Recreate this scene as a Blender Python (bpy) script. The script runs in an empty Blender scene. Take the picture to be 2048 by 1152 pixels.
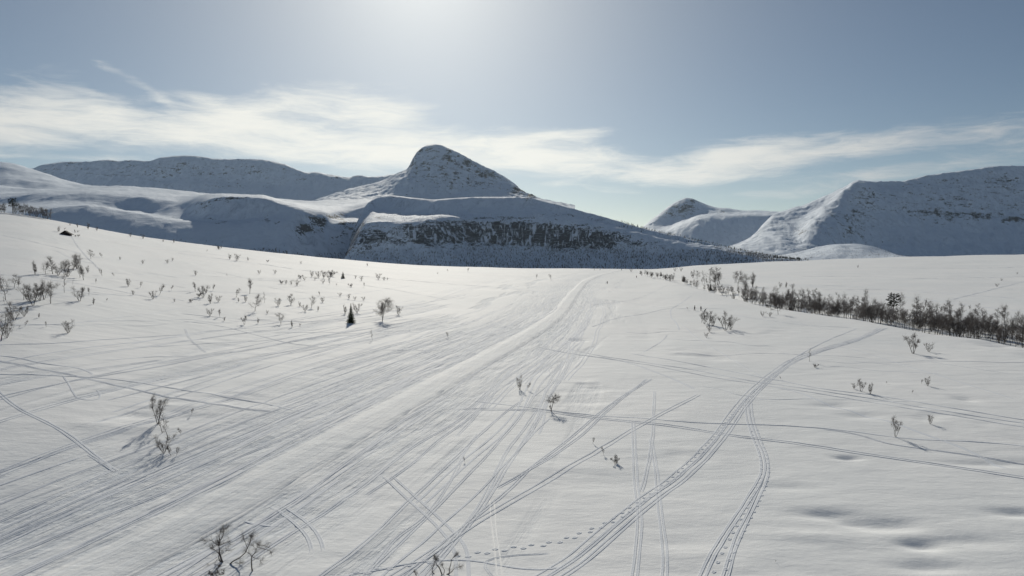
import bpy, math, random
import numpy as np
from mathutils import Vector, Matrix

# ------------------------------------------------------------------ camera, sky, sun, exposure
SC = bpy.context.scene
COL = SC.collection
F = 1365.0                                # focal length in photograph pixels (24 mm equivalent)
PITCH = math.atan((576 - 500) / F)
HCAM = 22.0
cam_data = bpy.data.cameras.new("camera")
cam = bpy.data.objects.new("camera", cam_data)
COL.objects.link(cam)
cam.location = (0, 0, HCAM)
cam.rotation_euler = (math.radians(90) - PITCH, 0, 0)
cam_data.sensor_width = 36.0
cam_data.lens = 36.0 * F / 2048.0
cam_data.clip_start = 0.5
cam_data.clip_end = 90000
SC.camera = cam

SUN_EL = math.radians(24.0)
SUN_AZ = math.radians(-7.3)               # from +Y towards +X
SKY_STRENGTH = 0.055
SUN_STRENGTH = 3.6
EXPOSURE = 0.0
SC.view_settings.view_transform = 'Standard'
SC.view_settings.look = 'None'
SC.view_settings.exposure = EXPOSURE
SC.view_settings.gamma = 1.0
SC.view_settings.use_curve_mapping = False
SC.render.engine = 'CYCLES'
SC.cycles.max_bounces = 6
SC.cycles.diffuse_bounces = 2
SC.cycles.volume_bounces = 1

sund = bpy.data.lights.new("sun", 'SUN')
sund.energy = SUN_STRENGTH
sund.angle = math.radians(0.6)
sund.color = (1.0, 0.93, 0.80)
suno = bpy.data.objects.new("sun", sund)
COL.objects.link(suno)
sdir = Vector((math.sin(SUN_AZ) * math.cos(SUN_EL), math.cos(SUN_AZ) * math.cos(SUN_EL), math.sin(SUN_EL)))
suno.rotation_euler = sdir.to_track_quat('Z', 'Y').to_euler()
suno.location = (0, 0, 300)

def pix_dir(px, py):
    """azimuth, elevation (radians) of a photograph pixel."""
    cx, cy = (px - 1024) / F, (576 - py) / F
    y = math.cos(PITCH) + cy * math.sin(PITCH)
    z = -math.sin(PITCH) + cy * math.cos(PITCH)
    return math.atan2(cx, y), math.atan2(z, math.hypot(cx, y))

class NT:
    """small helper round a node tree."""
    def __init__(s, tree):
        s.t = tree
        s.t.nodes.clear()
    def n(s, typ, **kw):
        nd = s.t.nodes.new(typ)
        for k, v in kw.items():
            setattr(nd, k, v)
        return nd
    def put(s, sock, v):
        if isinstance(v, bpy.types.NodeSocket):
            s.t.links.new(v, sock)
        elif v is not None:
            sock.default_value = v
    def math(s, op, a, b=None, c=None, clamp=False):
        nd = s.n('ShaderNodeMath', operation=op, use_clamp=clamp)
        s.put(nd.inputs[0], a)
        if b is not None: s.put(nd.inputs[1], b)
        if c is not None: s.put(nd.inputs[2], c)
        return nd.outputs[0]
    def vmath(s, op, a, b=None):
        nd = s.n('ShaderNodeVectorMath', operation=op)
        s.put(nd.inputs[0], a)
        if b is not None:
            s.put(nd.inputs[3 if op == 'SCALE' else 1], b)
        return nd.outputs['Value' if op in ('LENGTH', 'DOT_PRODUCT') else 'Vector']
    def rng(s, v, a, b, c=0.0, d=1.0, smooth=True):
        nd = s.n('ShaderNodeMapRange')
        if smooth: nd.interpolation_type = 'SMOOTHSTEP'
        s.put(nd.inputs[0], v)
        for i, x in enumerate((a, b, c, d)): s.put(nd.inputs[i + 1], x)
        return nd.outputs[0]
    def noise(s, vec, scale=1.0, detail=4.0, rough=0.55, dist=0.0, color=False):
        nd = s.n('ShaderNodeTexNoise')
        s.put(nd.inputs['Vector'], vec)
        nd.inputs['Scale'].default_value = scale
        nd.inputs['Detail'].default_value = detail
        nd.inputs['Roughness'].default_value = rough
        nd.inputs['Distortion'].default_value = dist
        return nd.outputs['Color' if color else 'Fac']
    def mix(s, f, a, b):
        nd = s.n('ShaderNodeMix', data_type='RGBA')
        s.put(nd.inputs['Factor'], f)
        s.put(nd.inputs[6], a); s.put(nd.inputs[7], b)
        return nd.outputs[2]
    def comb(s, x, y, z):
        nd = s.n('ShaderNodeCombineXYZ')
        s.put(nd.inputs[0], x); s.put(nd.inputs[1], y); s.put(nd.inputs[2], z)
        return nd.outputs[0]

world = bpy.data.worlds.new("World")
SC.world = world
world.use_nodes = True
W = NT(world.node_tree)
wout = W.n('ShaderNodeOutputWorld')
bg = W.n('ShaderNodeBackground')
sky = W.n('ShaderNodeTexSky', sky_type='NISHITA')
sky.sun_disc = False
sky.sun_elevation = SUN_EL
sky.sun_rotation = SUN_AZ
sky.altitude = 800
sky.air_density = 0.8
sky.dust_density = 0.3
sky.ozone_density = 1.6
gen = W.n('ShaderNodeTexCoord').outputs['Generated']
sep = W.n('ShaderNodeSeparateXYZ'); W.put(sep.inputs[0], gen)
az = W.math('ARCTAN2', sep.outputs[0], sep.outputs[1])
hyp = W.math('SQRT', W.math('ADD', W.math('MULTIPLY', sep.outputs[0], sep.outputs[0]), W.math('MULTIPLY', sep.outputs[1], sep.outputs[1])))
el = W.math('ARCTAN2', sep.outputs[2], hyp)
# cirrus: soft elongated banks (azimuth, elevation, radii, tilt, density) broken by streaky noise
CLOUDS = [  # px, py, rx, ry, tilt (deg, + = rising to the right), weight
    (-60, 236, 260, 36, -3, .85), (120, 240, 230, 30, -5, .8), (330, 258, 260, 28, -7, .9), (560, 275, 240, 30, -6, .92),
    (780, 303, 210, 32, -8, .95), (150, 195, 60, 34, -40, .42), (70, 165, 80, 12, -22, .3), (290, 182, 95, 11, -27, .5),
    (450, 225, 110, 22, -22, .62), (560, 205, 150, 30, 12, .72), (690, 205, 130, 30, 4, .7), (770, 240, 120, 36, -14, .7),
    (990, 300, 170, 36, -4, .95), (1120, 274, 110, 14, 5, .85), (1080, 322, 210, 22, -6, .95), (1260, 320, 130, 24, -12, .85),
    (1290, 352, 150, 16, -3, .75), (1450, 318, 110, 30, 8, .9), (1600, 305, 150, 34, 8, .75), (1780, 285, 180, 24, 10, .7),
    (1960, 268, 150, 14, 8, .5), (1800, 345, 190, 16, 8, .55), (1180, 372, 90, 8, -4, .4), (1230, 384, 60, 7, -3, .55),
    (1100, 367, 60, 8, 10, .35), (1560, 390, 140, 10, 2, .3), (190, 315, 90, 5, 3, .4), (40, 312, 60, 4, 0, .25),
    (2250, 250, 160, 24, 5, .6), (-350, 240, 200, 40, 2, .8),
]
base = W.comb(az, el, 0.0)
warp_in = W.vmath('MULTIPLY', base, (7.0, 22.0, 1.0))
wn = W.n('ShaderNodeTexNoise'); W.put(wn.inputs['Vector'], warp_in); wn.inputs['Detail'].default_value = 2.0; wn.inputs['Scale'].default_value = 1.0
warp = W.vmath('MULTIPLY', W.vmath('SUBTRACT', wn.outputs['Color'], (0.5, 0.5, 0.5)), (0.10, 0.022, 0.0))
cv = W.vmath('ADD', base, warp)
dens = None
for (cx, cy, rx, ry, tilt, wt) in CLOUDS:
    a0, e0 = pix_dir(cx, cy)
    d = W.vmath('SUBTRACT', cv, (a0, e0, 0.0))
    sx = W.n('ShaderNodeSeparateXYZ'); W.put(sx.inputs[0], d)
    c, s_ = math.cos(math.radians(tilt)), math.sin(math.radians(tilt))
    u = W.math('MULTIPLY_ADD', sx.outputs[0], c * F / rx, W.math('MULTIPLY', sx.outputs[1], s_ * F / rx))
    v = W.math('MULTIPLY_ADD', sx.outputs[0], -s_ * F / ry, W.math('MULTIPLY', sx.outputs[1], c * F / ry))
    r2 = W.math('MULTIPLY_ADD', u, u, W.math('MULTIPLY', v, v))
    g = W.math('MULTIPLY', W.math('EXPONENT', W.math('MULTIPLY', r2, -1.0)), wt)
    dens = g if dens is None else W.math('MAXIMUM', dens, g) if False else W.math('SUBTRACT', W.math('ADD', dens, g), W.math('MULTIPLY', dens, g))
# the same cirrus belt goes on round the rest of the horizon
band = W.math('MULTIPLY', W.rng(el, 0.05, 0.12), W.math('SUBTRACT', 1.0, W.rng(el, 0.15, 0.26)))
away = W.rng(W.math('ABSOLUTE', az), 0.72, 0.95)
dens = W.math('MAXIMUM', dens, W.math('MULTIPLY', W.math('MULTIPLY', band, away), 0.4))
st1 = W.noise(W.vmath('MULTIPLY', cv, (10.0, 60.0, 1.0)), 1.0, 6.0, 0.6, 0.6)
st3 = W.noise(W.vmath('MULTIPLY', cv, (26.0, 170.0, 1.0)), 1.0, 5.0, 0.7, 1.2)
st2 = W.noise(W.vmath('MULTIPLY', cv, (3.5, 16.0, 1.0)), 1.3, 4.0, 0.5, 0.3)
brk = W.math('ADD', W.math('MULTIPLY', st3, 0.22), W.math('ADD', W.math('MULTIPLY', st1, 0.48), W.math('MULTIPLY', st2, 0.47)))
cl = W.math('ADD', dens, W.math('MULTIPLY', W.math('SUBTRACT', brk, 0.60), 2.2))
cl = W.math('MULTIPLY', W.rng(cl, 0.18, 1.12), W.rng(dens, 0.02, 0.30))
# cloud brightness falls off away from the sun
sdot = W.vmath('DOT_PRODUCT', gen, tuple(sdir))
near = W.rng(sdot, 0.72, 0.99)
ccol = W.mix(near, (10.4, 10.4, 10.2, 1), (17.0, 16.8, 15.4, 1))
SKYN = sky
skyc = sky.outputs['Color']
# thin high veil scattering the light round the sun
ang = W.math('ARCCOSINE', W.math('MINIMUM', sdot, 1.0))
veil = W.math('EXPONENT', W.math('MULTIPLY', ang, -5.0))
skyc = W.vmath('ADD', skyc, W.vmath('SCALE', (14.6, 14.5, 13.2), veil))
skyc = W.vmath('ADD', W.vmath('MULTIPLY', skyc, (0.90, 0.89, 0.84)), (0.05, 0.05, 0.05))
skymix = W.mix(W.math('MULTIPLY', cl, 0.93), skyc, ccol)
W.put(bg.inputs['Color'], skymix)
bg.inputs['Strength'].default_value = SKY_STRENGTH
W.put(wout.inputs['Surface'], bg.outputs[0])

# ------------------------------------------------------------------ numeric helpers
_rs = np.random.RandomState(7)
_perm = _rs.permutation(4096)
_perm = np.concatenate([_perm, _perm])
_ga = _rs.rand(4096) * 2 * np.pi
_gx, _gy = np.cos(_ga), np.sin(_ga)
def perlin(x, y):
    x = np.asarray(x, float); y = np.asarray(y, float)
    xi = np.floor(x); yi = np.floor(y)
    xf, yf = x - xi, y - yi
    xi = xi.astype(np.int64) & 4095; yi = yi.astype(np.int64) & 4095
    u = xf * xf * xf * (xf * (xf * 6 - 15) + 10); v = yf * yf * yf * (yf * (yf * 6 - 15) + 10)
    def g(ix, iy, dx, dy):
        h = _perm[_perm[ix & 4095] + (iy & 4095)]
        return _gx[h] * dx + _gy[h] * dy
    a = g(xi, yi, xf, yf); b = g(xi + 1, yi, xf - 1, yf)
    c = g(xi, yi + 1, xf, yf - 1); d = g(xi + 1, yi + 1, xf - 1, yf - 1)
    return (a + u * (b - a) + v * ((c + u * (d - c)) - (a + u * (b - a)))) * 1.5
def fbm(x, y, oct=4, gain=0.5, lac=2.03):
    s = 0; a = 1.0; t = 0
    for i in range(oct):
        s = s + a * perlin(x + 17.3 * i, y - 9.1 * i); t += a
        a *= gain; x = x * lac; y = y * lac
    return s / t
def ridged(x, y, oct=4):
    s = 0; a = 1.0; t = 0
    for i in range(oct):
        s = s + a * (1 - 2 * np.abs(perlin(x + 31.7 * i, y + 5.3 * i))); t += a
        a *= 0.5; x = x * 2.07; y = y * 2.07
    return s / t
def sstep(a, b, x):
    t = np.clip((x - a) / (b - a), 0, 1)
    return t * t * (3 - 2 * t)
def tan_el(py):
    return np.tan(np.arctan((576.0 - np.asarray(py, float)) / F) - PITCH)
def z_at(py, Y):
    return HCAM + np.asarray(Y, float) * tan_el(py)
def x_at(px, py, Y):
    return (np.asarray(px, float) - 1024) / F * np.asarray(Y, float) * (math.cos(PITCH) - tan_el(py) * math.sin(PITCH))
def project(x, y, z):
    d = y * math.cos(PITCH) - (z - HCAM) * math.sin(PITCH)
    u = y * math.sin(PITCH) + (z - HCAM) * math.cos(PITCH)
    return 1024 + F * x / d, 576 - F * u / d
def smooth_interp(x, xs, ys):
    """monotone cubic through control points."""
    xs = np.asarray(xs, float); ys = np.asarray(ys, float)
    h = np.diff(xs); dl = np.diff(ys) / h
    m = np.zeros_like(ys)
    m[0], m[-1] = dl[0], dl[-1]
    for i in range(1, len(xs) - 1):
        if dl[i - 1] * dl[i] > 0:
            w1, w2 = 2 * h[i] + h[i - 1], h[i] + 2 * h[i - 1]
            m[i] = (w1 + w2) / (w1 / dl[i - 1] + w2 / dl[i])
    x = np.clip(x, xs[0], xs[-1])
    k = np.clip(np.searchsorted(xs, x, side='right') - 1, 0, len(xs) - 2)
    t = (x - xs[k]) / h[k]
    return ((2 * t**3 - 3 * t**2 + 1) * ys[k] + (t**3 - 2 * t**2 + t) * h[k] * m[k]
            + (-2 * t**3 + 3 * t**2) * ys[k + 1] + (t**3 - t**2) * h[k] * m[k + 1])

# ------------------------------------------------------------------ object helpers
def tag(o, label=None, cat=None, group=None, kind=None):
    if label: o['label'] = label
    if cat: o['category'] = cat
    if group: o['group'] = group
    if kind: o['kind'] = kind
    return o
def mesh_np(name, co, quads=None, tris=None, smooth=True):
    me = bpy.data.meshes.new(name)
    co = np.asarray(co, np.float32)
    nq = 0 if quads is None else len(quads); nt = 0 if tris is None else len(tris)
    me.vertices.add(len(co)); me.vertices.foreach_set('co', co.ravel())
    loops = []
    if nq: loops.append(np.asarray(quads, np.int32).ravel())
    if nt: loops.append(np.asarray(tris, np.int32).ravel())
    loops = np.concatenate(loops)
    me.loops.add(len(loops)); me.loops.foreach_set('vertex_index', loops)
    me.polygons.add(nq + nt)
    st = np.concatenate([np.arange(nq) * 4, nq * 4 + np.arange(nt) * 3]).astype(np.int32)
    me.polygons.foreach_set('loop_start', st)
    if smooth: me.polygons.foreach_set('use_smooth', np.ones(nq + nt, bool))
    me.update(calc_edges=True)
    return me
def link(name, me, mat=None, parent=None):
    o = bpy.data.objects.new(name, me)
    COL.objects.link(o)
    if mat and not me.materials: me.materials.append(mat)
    if parent: o.parent = parent
    return o
def grid_quads(nr, nc):
    i = np.arange(nr - 1)[:, None] * nc + np.arange(nc - 1)[None, :]
    return np.stack([i, i + 1, i + nc + 1, i + nc], -1).reshape(-1, 4)

# ------------------------------------------------------------------ materials
def principled(name, color, rough=0.7, spec=0.3):
    m = bpy.data.materials.new(name); m.use_nodes = True
    N = NT(m.node_tree)
    out = N.n('ShaderNodeOutputMaterial'); b = N.n('ShaderNodeBsdfPrincipled')
    b.inputs['Base Color'].default_value = (*color, 1); b.inputs['Roughness'].default_value = rough
    b.inputs['Specular IOR Level'].default_value = spec
    N.put(out.inputs['Surface'], b.outputs[0])
    return m, N, b
SNOW = (0.86, 0.865, 0.87, 1)
def snow_ground_mat():
    m, N, b = principled('snow_field', SNOW[:3], 0.8, 0.22)
    pos = N.n('ShaderNodeNewGeometry').outputs['Position']
    at = N.n('ShaderNodeAttribute', attribute_name='trail'); sp = N.n('ShaderNodeSeparateXYZ'); N.put(sp.inputs[0], at.outputs['Vector'])
    along, across, churn = sp.outputs
    st = N.noise(N.comb(N.math('MULTIPLY', along, 0.16), N.math('MULTIPLY', across, 1.5), 0.0), 1.0, 5.0, 0.65, 0.35)
    fine = N.noise(N.comb(N.math('MULTIPLY', along, 0.9), N.math('MULTIPLY', across, 3.2), 0.0), 1.0, 4.0, 0.6, 0.5)
    rub = N.math('ADD', N.math('MULTIPLY', st, 0.75), N.math('MULTIPLY', fine, 0.35))
    soft = N.noise(N.vmath('MULTIPLY', pos, (0.16, 0.35, 0.2)), 1.0, 5.0, 0.5)
    grain = N.noise(N.vmath('MULTIPLY', pos, (1.4, 2.2, 2.0)), 1.0, 3.0, 0.6)
    rip = N.noise(N.vmath('MULTIPLY', pos, (0.55, 1.3, 0.6)), 1.0, 4.0, 0.6, 0.8)
    hgt = N.math('ADD', N.math('MULTIPLY', N.math('MULTIPLY', rub, churn), 0.95), N.math('MULTIPLY_ADD', soft, 0.30, N.math('MULTIPLY_ADD', grain, 0.05, N.math('MULTIPLY', rip, N.math('MULTIPLY_ADD', churn, 0.11, 0.022)))))
    bp = N.n('ShaderNodeBump'); bp.inputs['Strength'].default_value = 0.55; bp.inputs['Distance'].default_value = 1.0
    N.put(bp.inputs['Height'], hgt); N.put(b.inputs['Normal'], bp.outputs[0])
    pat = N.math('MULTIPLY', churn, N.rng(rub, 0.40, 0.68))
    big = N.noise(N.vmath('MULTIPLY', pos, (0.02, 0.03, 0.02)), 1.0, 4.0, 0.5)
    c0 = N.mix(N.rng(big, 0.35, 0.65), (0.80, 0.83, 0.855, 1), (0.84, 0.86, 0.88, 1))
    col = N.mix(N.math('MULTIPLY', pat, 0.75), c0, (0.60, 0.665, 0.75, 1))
    N.put(b.inputs['Base Color'], col)
    return m
def snow_plain_mat(name, rough=0.8, color=SNOW, spec=0.12, bump=0.04, sc=(3.0, 3.0, 3.0)):
    m, N, b = principled(name, color[:3], rough, spec)
    pos = N.n('ShaderNodeNewGeometry').outputs['Position']
    g = N.noise(N.vmath('MULTIPLY', pos, sc), 1.0, 4.0, 0.6)
    bp = N.n('ShaderNodeBump'); bp.inputs['Strength'].default_value = 0.6; bp.inputs['Distance'].default_value = bump
    N.put(bp.inputs['Height'], g); N.put(b.inputs['Normal'], bp.outputs[0])
    return m
def mountain_mat(name, rock=(0.055, 0.06, 0.07), scale=1.0, icefall=False, steep0=0.80, steep1=0.55, grit=1.1, thr=0.88):
    m, N, b = principled(name, SNOW[:3], 0.8, 0.12)
    geo = N.n('ShaderNodeNewGeometry')
    pos = geo.outputs['Position']
    at = N.n('ShaderNodeAttribute', attribute_name='rock').outputs['Fac']
    nz = N.n('ShaderNodeSeparateXYZ'); N.put(nz.inputs[0], geo.outputs['Normal'])
    steep = N.rng(nz.outputs[2], steep0, steep1)
    n1 = N.noise(N.vmath('MULTIPLY', pos, (0.018 * scale, 0.018 * scale, 0.05 * scale)), 1.0, 8.0, 0.68, 0.4)
    n2 = N.noise(N.vmath('MULTIPLY', pos, (0.11 * scale, 0.11 * scale, 0.22 * scale)), 1.0, 4.0, 0.7)
    nn = N.math('MULTIPLY_ADD', N.math('SUBTRACT', n1, 0.5), 1.5, N.math('MULTIPLY_ADD', N.math('SUBTRACT', n2, 0.5), 1.1, 0.52))
    v = N.math('ADD', N.math('MULTIPLY', at, 1.0), N.math('MULTIPLY', steep, 0.22))
    fac = N.rng(N.math('ADD', v, nn), thr, thr + 0.13)
    if icefall:
        ice = N.noise(N.vmath('MULTIPLY', pos, (0.075, 0.075, 0.007)), 1.0, 6.0, 0.7, 0.9)
        led = N.noise(N.vmath('MULTIPLY', pos, (0.022, 0.03, 0.20)), 1.0, 8.0, 0.75, 1.6)
        fac = N.math('MULTIPLY', fac, N.math('SUBTRACT', 1.0, N.math('MULTIPLY', N.rng(ice, 0.51, 0.60), 0.88)))
        fac = N.math('MULTIPLY', fac, N.math('SUBTRACT', 1.0, N.math('MULTIPLY', N.rng(led, 0.53, 0.64), 0.7)))
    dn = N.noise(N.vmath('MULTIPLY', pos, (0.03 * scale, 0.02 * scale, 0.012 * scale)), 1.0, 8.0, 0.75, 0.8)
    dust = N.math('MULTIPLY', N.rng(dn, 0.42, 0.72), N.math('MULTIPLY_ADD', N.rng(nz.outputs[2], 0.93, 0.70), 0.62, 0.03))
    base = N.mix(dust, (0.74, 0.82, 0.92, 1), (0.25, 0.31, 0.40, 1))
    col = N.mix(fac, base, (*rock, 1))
    N.put(b.inputs['Base Color'], col)
    bump = N.math('ADD', N.math('MULTIPLY', n1, 10.0 / scale * grit), N.math('MULTIPLY', n2, 1.8 / scale * grit))
    bp = N.n('ShaderNodeBump'); bp.inputs['Strength'].default_value = 0.5; bp.inputs['Distance'].default_value = 1.0
    N.put(bp.inputs['Height'], bump); N.put(b.inputs['Normal'], bp.outputs[0])
    return m
def bark_mat(name, color, var=0.5):
    m, N, b = principled(name, color, 0.85, 0.2)
    pos = N.n('ShaderNodeTexCoord').outputs['Object']
    g = N.noise(N.vmath('MULTIPLY', pos, (6, 6, 14)), 1.0, 3.0, 0.6)
    N.put(b.inputs['Base Color'], N.mix(g, tuple(c * (1 - var) for c in color) + (1,), tuple(min(1, c * (1 + var)) for c in color) + (1,)))
    return m
M_GROUND = snow_ground_mat()
M_TRACK = snow_plain_mat('track_snow', 0.8, (0.76, 0.80, 0.86, 1), 0.12, 0.05, (5, 5, 5))
M_ICY = snow_plain_mat('icy_track_snow', 0.7, (0.85, 0.87, 0.89, 1), 0.25, 0.03, (2, 2, 2))
M_TRAIL = snow_plain_mat('groomed_snow', 0.85, (0.80, 0.835, 0.88, 1), 0.10, 0.10, (1.6, 0.9, 2))
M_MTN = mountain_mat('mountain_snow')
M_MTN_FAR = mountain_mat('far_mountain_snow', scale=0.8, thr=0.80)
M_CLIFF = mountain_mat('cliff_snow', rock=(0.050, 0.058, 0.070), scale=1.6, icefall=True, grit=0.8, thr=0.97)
M_BARK = bark_mat('birch_bark', (0.12, 0.105, 0.095))
M_TWIG = bark_mat('birch_twig', (0.155, 0.137, 0.126))
M_SPRUCE = bark_mat('spruce_needles', (0.065, 0.088, 0.045), 0.6)
M_PINE = bark_mat('pine_needles', (0.028, 0.038, 0.020), 0.5)

# ------------------------------------------------------------------ the snow field
CQ = [-650, -300, 0, 60, 110, 300, 500, 700, 850, 1000, 1200, 1290, 1400, 1600, 1800, 2048, 2300, 2700]
CYP = [390, 405, 424, 431, 440, 475, 500, 520, 531, 536, 538, 539, 531, 521, 514, 508, 503, 498]
CYD = [380, 400, 450, 455, 460, 520, 580, 640, 700, 760, 800, 830, 900, 1000, 1040, 1080, 1100, 1100]
NQ = [1250, 1340, 1434, 1535, 1612, 1700, 1748, 1866, 1969, 2048, 2300, 2700]
NYP = [545, 563, 588, 613, 624, 637, 646, 668, 678, 693, 735, 790]
TRAIL_PX = [(-330, 1400), (-60, 1260), (120, 1170), (250, 1108), (400, 1036), (560, 946), (700, 870), (800, 815), (900, 757), (980, 714), (1050, 674),
            (1105, 638), (1136, 605), (1152, 580), (1172, 560), (1205, 548), (1243, 540.5)]
def near_crest_Y(q):
    yp = np.interp(q, NQ, NYP)
    return -HCAM / tan_el(yp)
def ground_base(q, Y):
    yc = smooth_interp(q, CQ, CYP); Yc = smooth_interp(q, CQ, CYD)
    zc = z_at(yc, Yc)
    Ym = np.minimum(Y, Yc)
    t = np.clip((Ym - 50) / (Yc - 50), 0, 1)
    zl = zc * t ** 1.15
    Yn = near_crest_Y(q)
    w = sstep(1230, 1420, q)
    dep = 2.6 * sstep(1300, 1480, q)
    gl = -dep * (sstep(Yn - 2, Yn + 14, Ym) - sstep(Yn + 22, Yn + 60, Ym))
    zr = gl + zc * np.clip((Ym - Yn - 45) / (Yc - Yn - 45), 0, 1) ** 1.05
    z = (1 - w) * zl + w * zr
    d = np.maximum(Y - Yc, 0)
    fall = np.where(d < 300, 0.0006 * d * d, 54 + 0.36 * (d - 300))
    z = z - fall
    zv = -60.0
    z = np.where(z > zv + 15, z, zv + 15 * np.exp(np.minimum((z - zv - 15) / 15, 0)))
    return z
TR = None
def trail_coords(X, Y):
    """along, signed across (left negative) of the ski trail."""
    best = np.full(X.shape, 1e9); al = np.zeros(X.shape); ac = np.zeros(X.shape)
    P = TR; L = np.concatenate([[0], np.cumsum(np.hypot(*np.diff(P, axis=0).T))])
    for i in range(len(P) - 1):
        a, b2 = P[i], P[i + 1]; e = b2 - a; ln = math.hypot(*e); e = e / ln
        dx, dy = X - a[0], Y - a[1]
        t = dx * e[0] + dy * e[1]
        tc = np.clip(t, 0 if i else -1e9, ln if i < len(P) - 2 else 1e9)
        rx, ry = dx - tc * e[0], dy - tc * e[1]
        d = rx * rx + ry * ry
        k = d < best
        best = np.where(k, d, best); al = np.where(k, L[i] + tc, al)
        sg = np.sign(dx * e[1] - dy * e[0])
        ac = np.where(k, np.sqrt(d) * sg, ac)
    return al, ac
def churn_mask(al, ac, Y):
    left = sstep(-34, -7, ac) * (ac < 0) + sstep(16, 5, ac) * (ac >= 0)
    pn2 = fbm(al / 9, ac / 1.6 + 50, 3)
    pn = fbm(al / 55, ac / 7, 3)
    streak = sstep(-75, -35, ac) * (ac < 0) * sstep(-0.02, 0.3, pn) * 0.9
    rs = sstep(34, 14, ac) * (ac >= 0) * sstep(0.05, 0.35, pn) * 0.6
    c = np.maximum(np.maximum(left * (0.78 + 0.6 * pn + 0.55 * pn2), streak), rs)
    c = c * (1 - 0.97 * sstep(3.1, 2.5, np.abs(ac)))
    return np.clip(c, 0, 1) * sstep(1000, 300, Y)
PITS = []
def ground_xy(X, Y, detail=True):
    X = np.asarray(X, float); Y = np.asarray(Y, float)
    R = np.hypot(X, Y); phi = np.arctan2(X, Y); lim = math.radians(50)
    pc = np.clip(phi, -lim, lim)
    Ye = R * np.cos(pc); q = 1024 + F * np.tan(pc)
    z = ground_base(q, Ye)
    if detail:
        fade = sstep(5, 60, R) * sstep(1400, 900, R)
        z = z + fade * (0.55 * fbm(X / 70, Y / 95, 2) + 0.20 * fbm(X / 17, Y / 26 + 40, 2) + 0.035 * fbm(X / 3.5 + 9, Y / 5.0, 2))
        # wind-worked humps, stronger away from the trail on the right-hand side
        z = z + 0.30 * fade * sstep(0.12, 0.6, fbm(X / 24 + 3, Y / 34 + 8, 2)) * fbm(X / 6.5, Y / 5.0, 2) * (X > -900)
        if TR is not None:
            al, ac = trail_coords(X, Y)
            ch = churn_mask(al, ac, Ye)
            z = z + fade * ch * (0.10 * fbm(al / 14, ac / 1.9, 3) + 0.05 * fbm(al / 4, ac / 0.8 + 30, 2))
            prof = -0.035 * sstep(3.6, 2.0, np.abs(ac)) + 0.03 * np.exp(-((np.abs(ac) - 3.1) / 0.35) ** 2) * (0.7 + 1.2 * fbm(al / 5, ac * 0 + 2, 2))
            z = z + prof * sstep(420, 120, Ye)
            ground_xy.last = (al, ac, ch)
        for (x0, y0, sx, sy, dp) in PITS:
            z = z + 0.62 * dp * np.exp(-(((X - x0) / sx) ** 2 + ((Y - y0) / sy) ** 2))
    return z
def ray_ground(px, py, fn=None):
    """first hit of the ray through a photograph pixel with the snow field -> x, y, z."""
    Y = np.concatenate([np.arange(30, 260, 0.5), np.arange(260, 1150, 1.5)])
    z = z_at(py, Y); x = x_at(px, py, Y)
    g = (fn or ground_fast)(x, Y)
    h = z - g
    k = np.nonzero(h < 0)[0]
    if len(k) == 0:
        i = int(np.argmin(h / Y)); return float(x[i]), float(Y[i]), float(g[i])
    i = k[0]
    if i == 0: return float(x[0]), float(Y[0]), float(g[0])
    t = h[i - 1] / (h[i - 1] - h[i]); y = Y[i - 1] + t * (Y[i] - Y[i - 1])
    return float(x[i - 1] + t * (x[i] - x[i - 1])), float(y), float(g[i - 1] + t * (g[i] - g[i - 1]))
_base = lambda X, Y: ground_xy(X, Y, False)
tr = []
for (px, py) in TRAIL_PX:
    if py > 1152:
        continue
    x, y, z = ray_ground(px, py, _base); tr.append((x, y))
d0 = np.array(tr[0]) - np.array(tr[2]); d0 = d0 / np.hypot(*d0)
tr = [tuple(np.array(tr[0]) + d0 * 60), tuple(np.array(tr[0]) + d0 * 25)] + tr
d1 = np.array(tr[-1]) - np.array(tr[-2]); d1 /= np.hypot(*d1)
tr.append(tuple(np.array(tr[-1]) + d1 * 150))
tr = np.array(tr)
# smooth the centre line (Chaikin)
for _ in range(3):
    a, b_ = tr[:-1], tr[1:]
    tr = np.concatenate([[tr[0]], np.stack([0.75 * a + 0.25 * b_, 0.25 * a + 0.75 * b_], 1).reshape(-1, 2), [tr[-1]]])
keep = [0]
for i in range(1, len(tr)):
    if np.hypot(*(tr[i] - tr[keep[-1]])) > 4: keep.append(i)
TR = tr[keep]
for (px, py, sx, sy, dp) in [(1659, 1026, 2.6, 1.1, -.55), (1700, 1040, 1.6, .8, -.3), (1766, 1047, 3.0, 1.3, -.6), (1842, 1086, 1.6, .9, -.55), (1696, 915, 1.4, .7, -.5), (2036, 1026, 2.2, .9, -.5),
                             (1930, 1080, 3.0, 1.0, -.25), (1580, 970, 2.6, 1.2, -.25), (1850, 1130, 2.5, .8, -.3), (1996, 690, 3.4, 2.4, -1.1), (1975, 685, 4.5, 1.4, -.5), (1665, 812, 3, 1.6, -.4),
                             (1722, 832, 3.2, 1.6, -.4), (1928, 798, 1.6, 1.6, -.5), (1156, 679, 2.6, 2.4, -.6), (1980, 925, 4.5, 1.2, -.35), (1400, 712, 4, 3, -.35), (1436, 716, 3, 3, -.35),
                             (1630, 1070, 3, 1.0, .25), (1220, 960, 6, 3, -.25), (1060, 938, 5, 3, .2)]:
    x, y, z = ray_ground(px, py, _base); PITS.append((x, y, sx, sy, dp))
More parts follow.
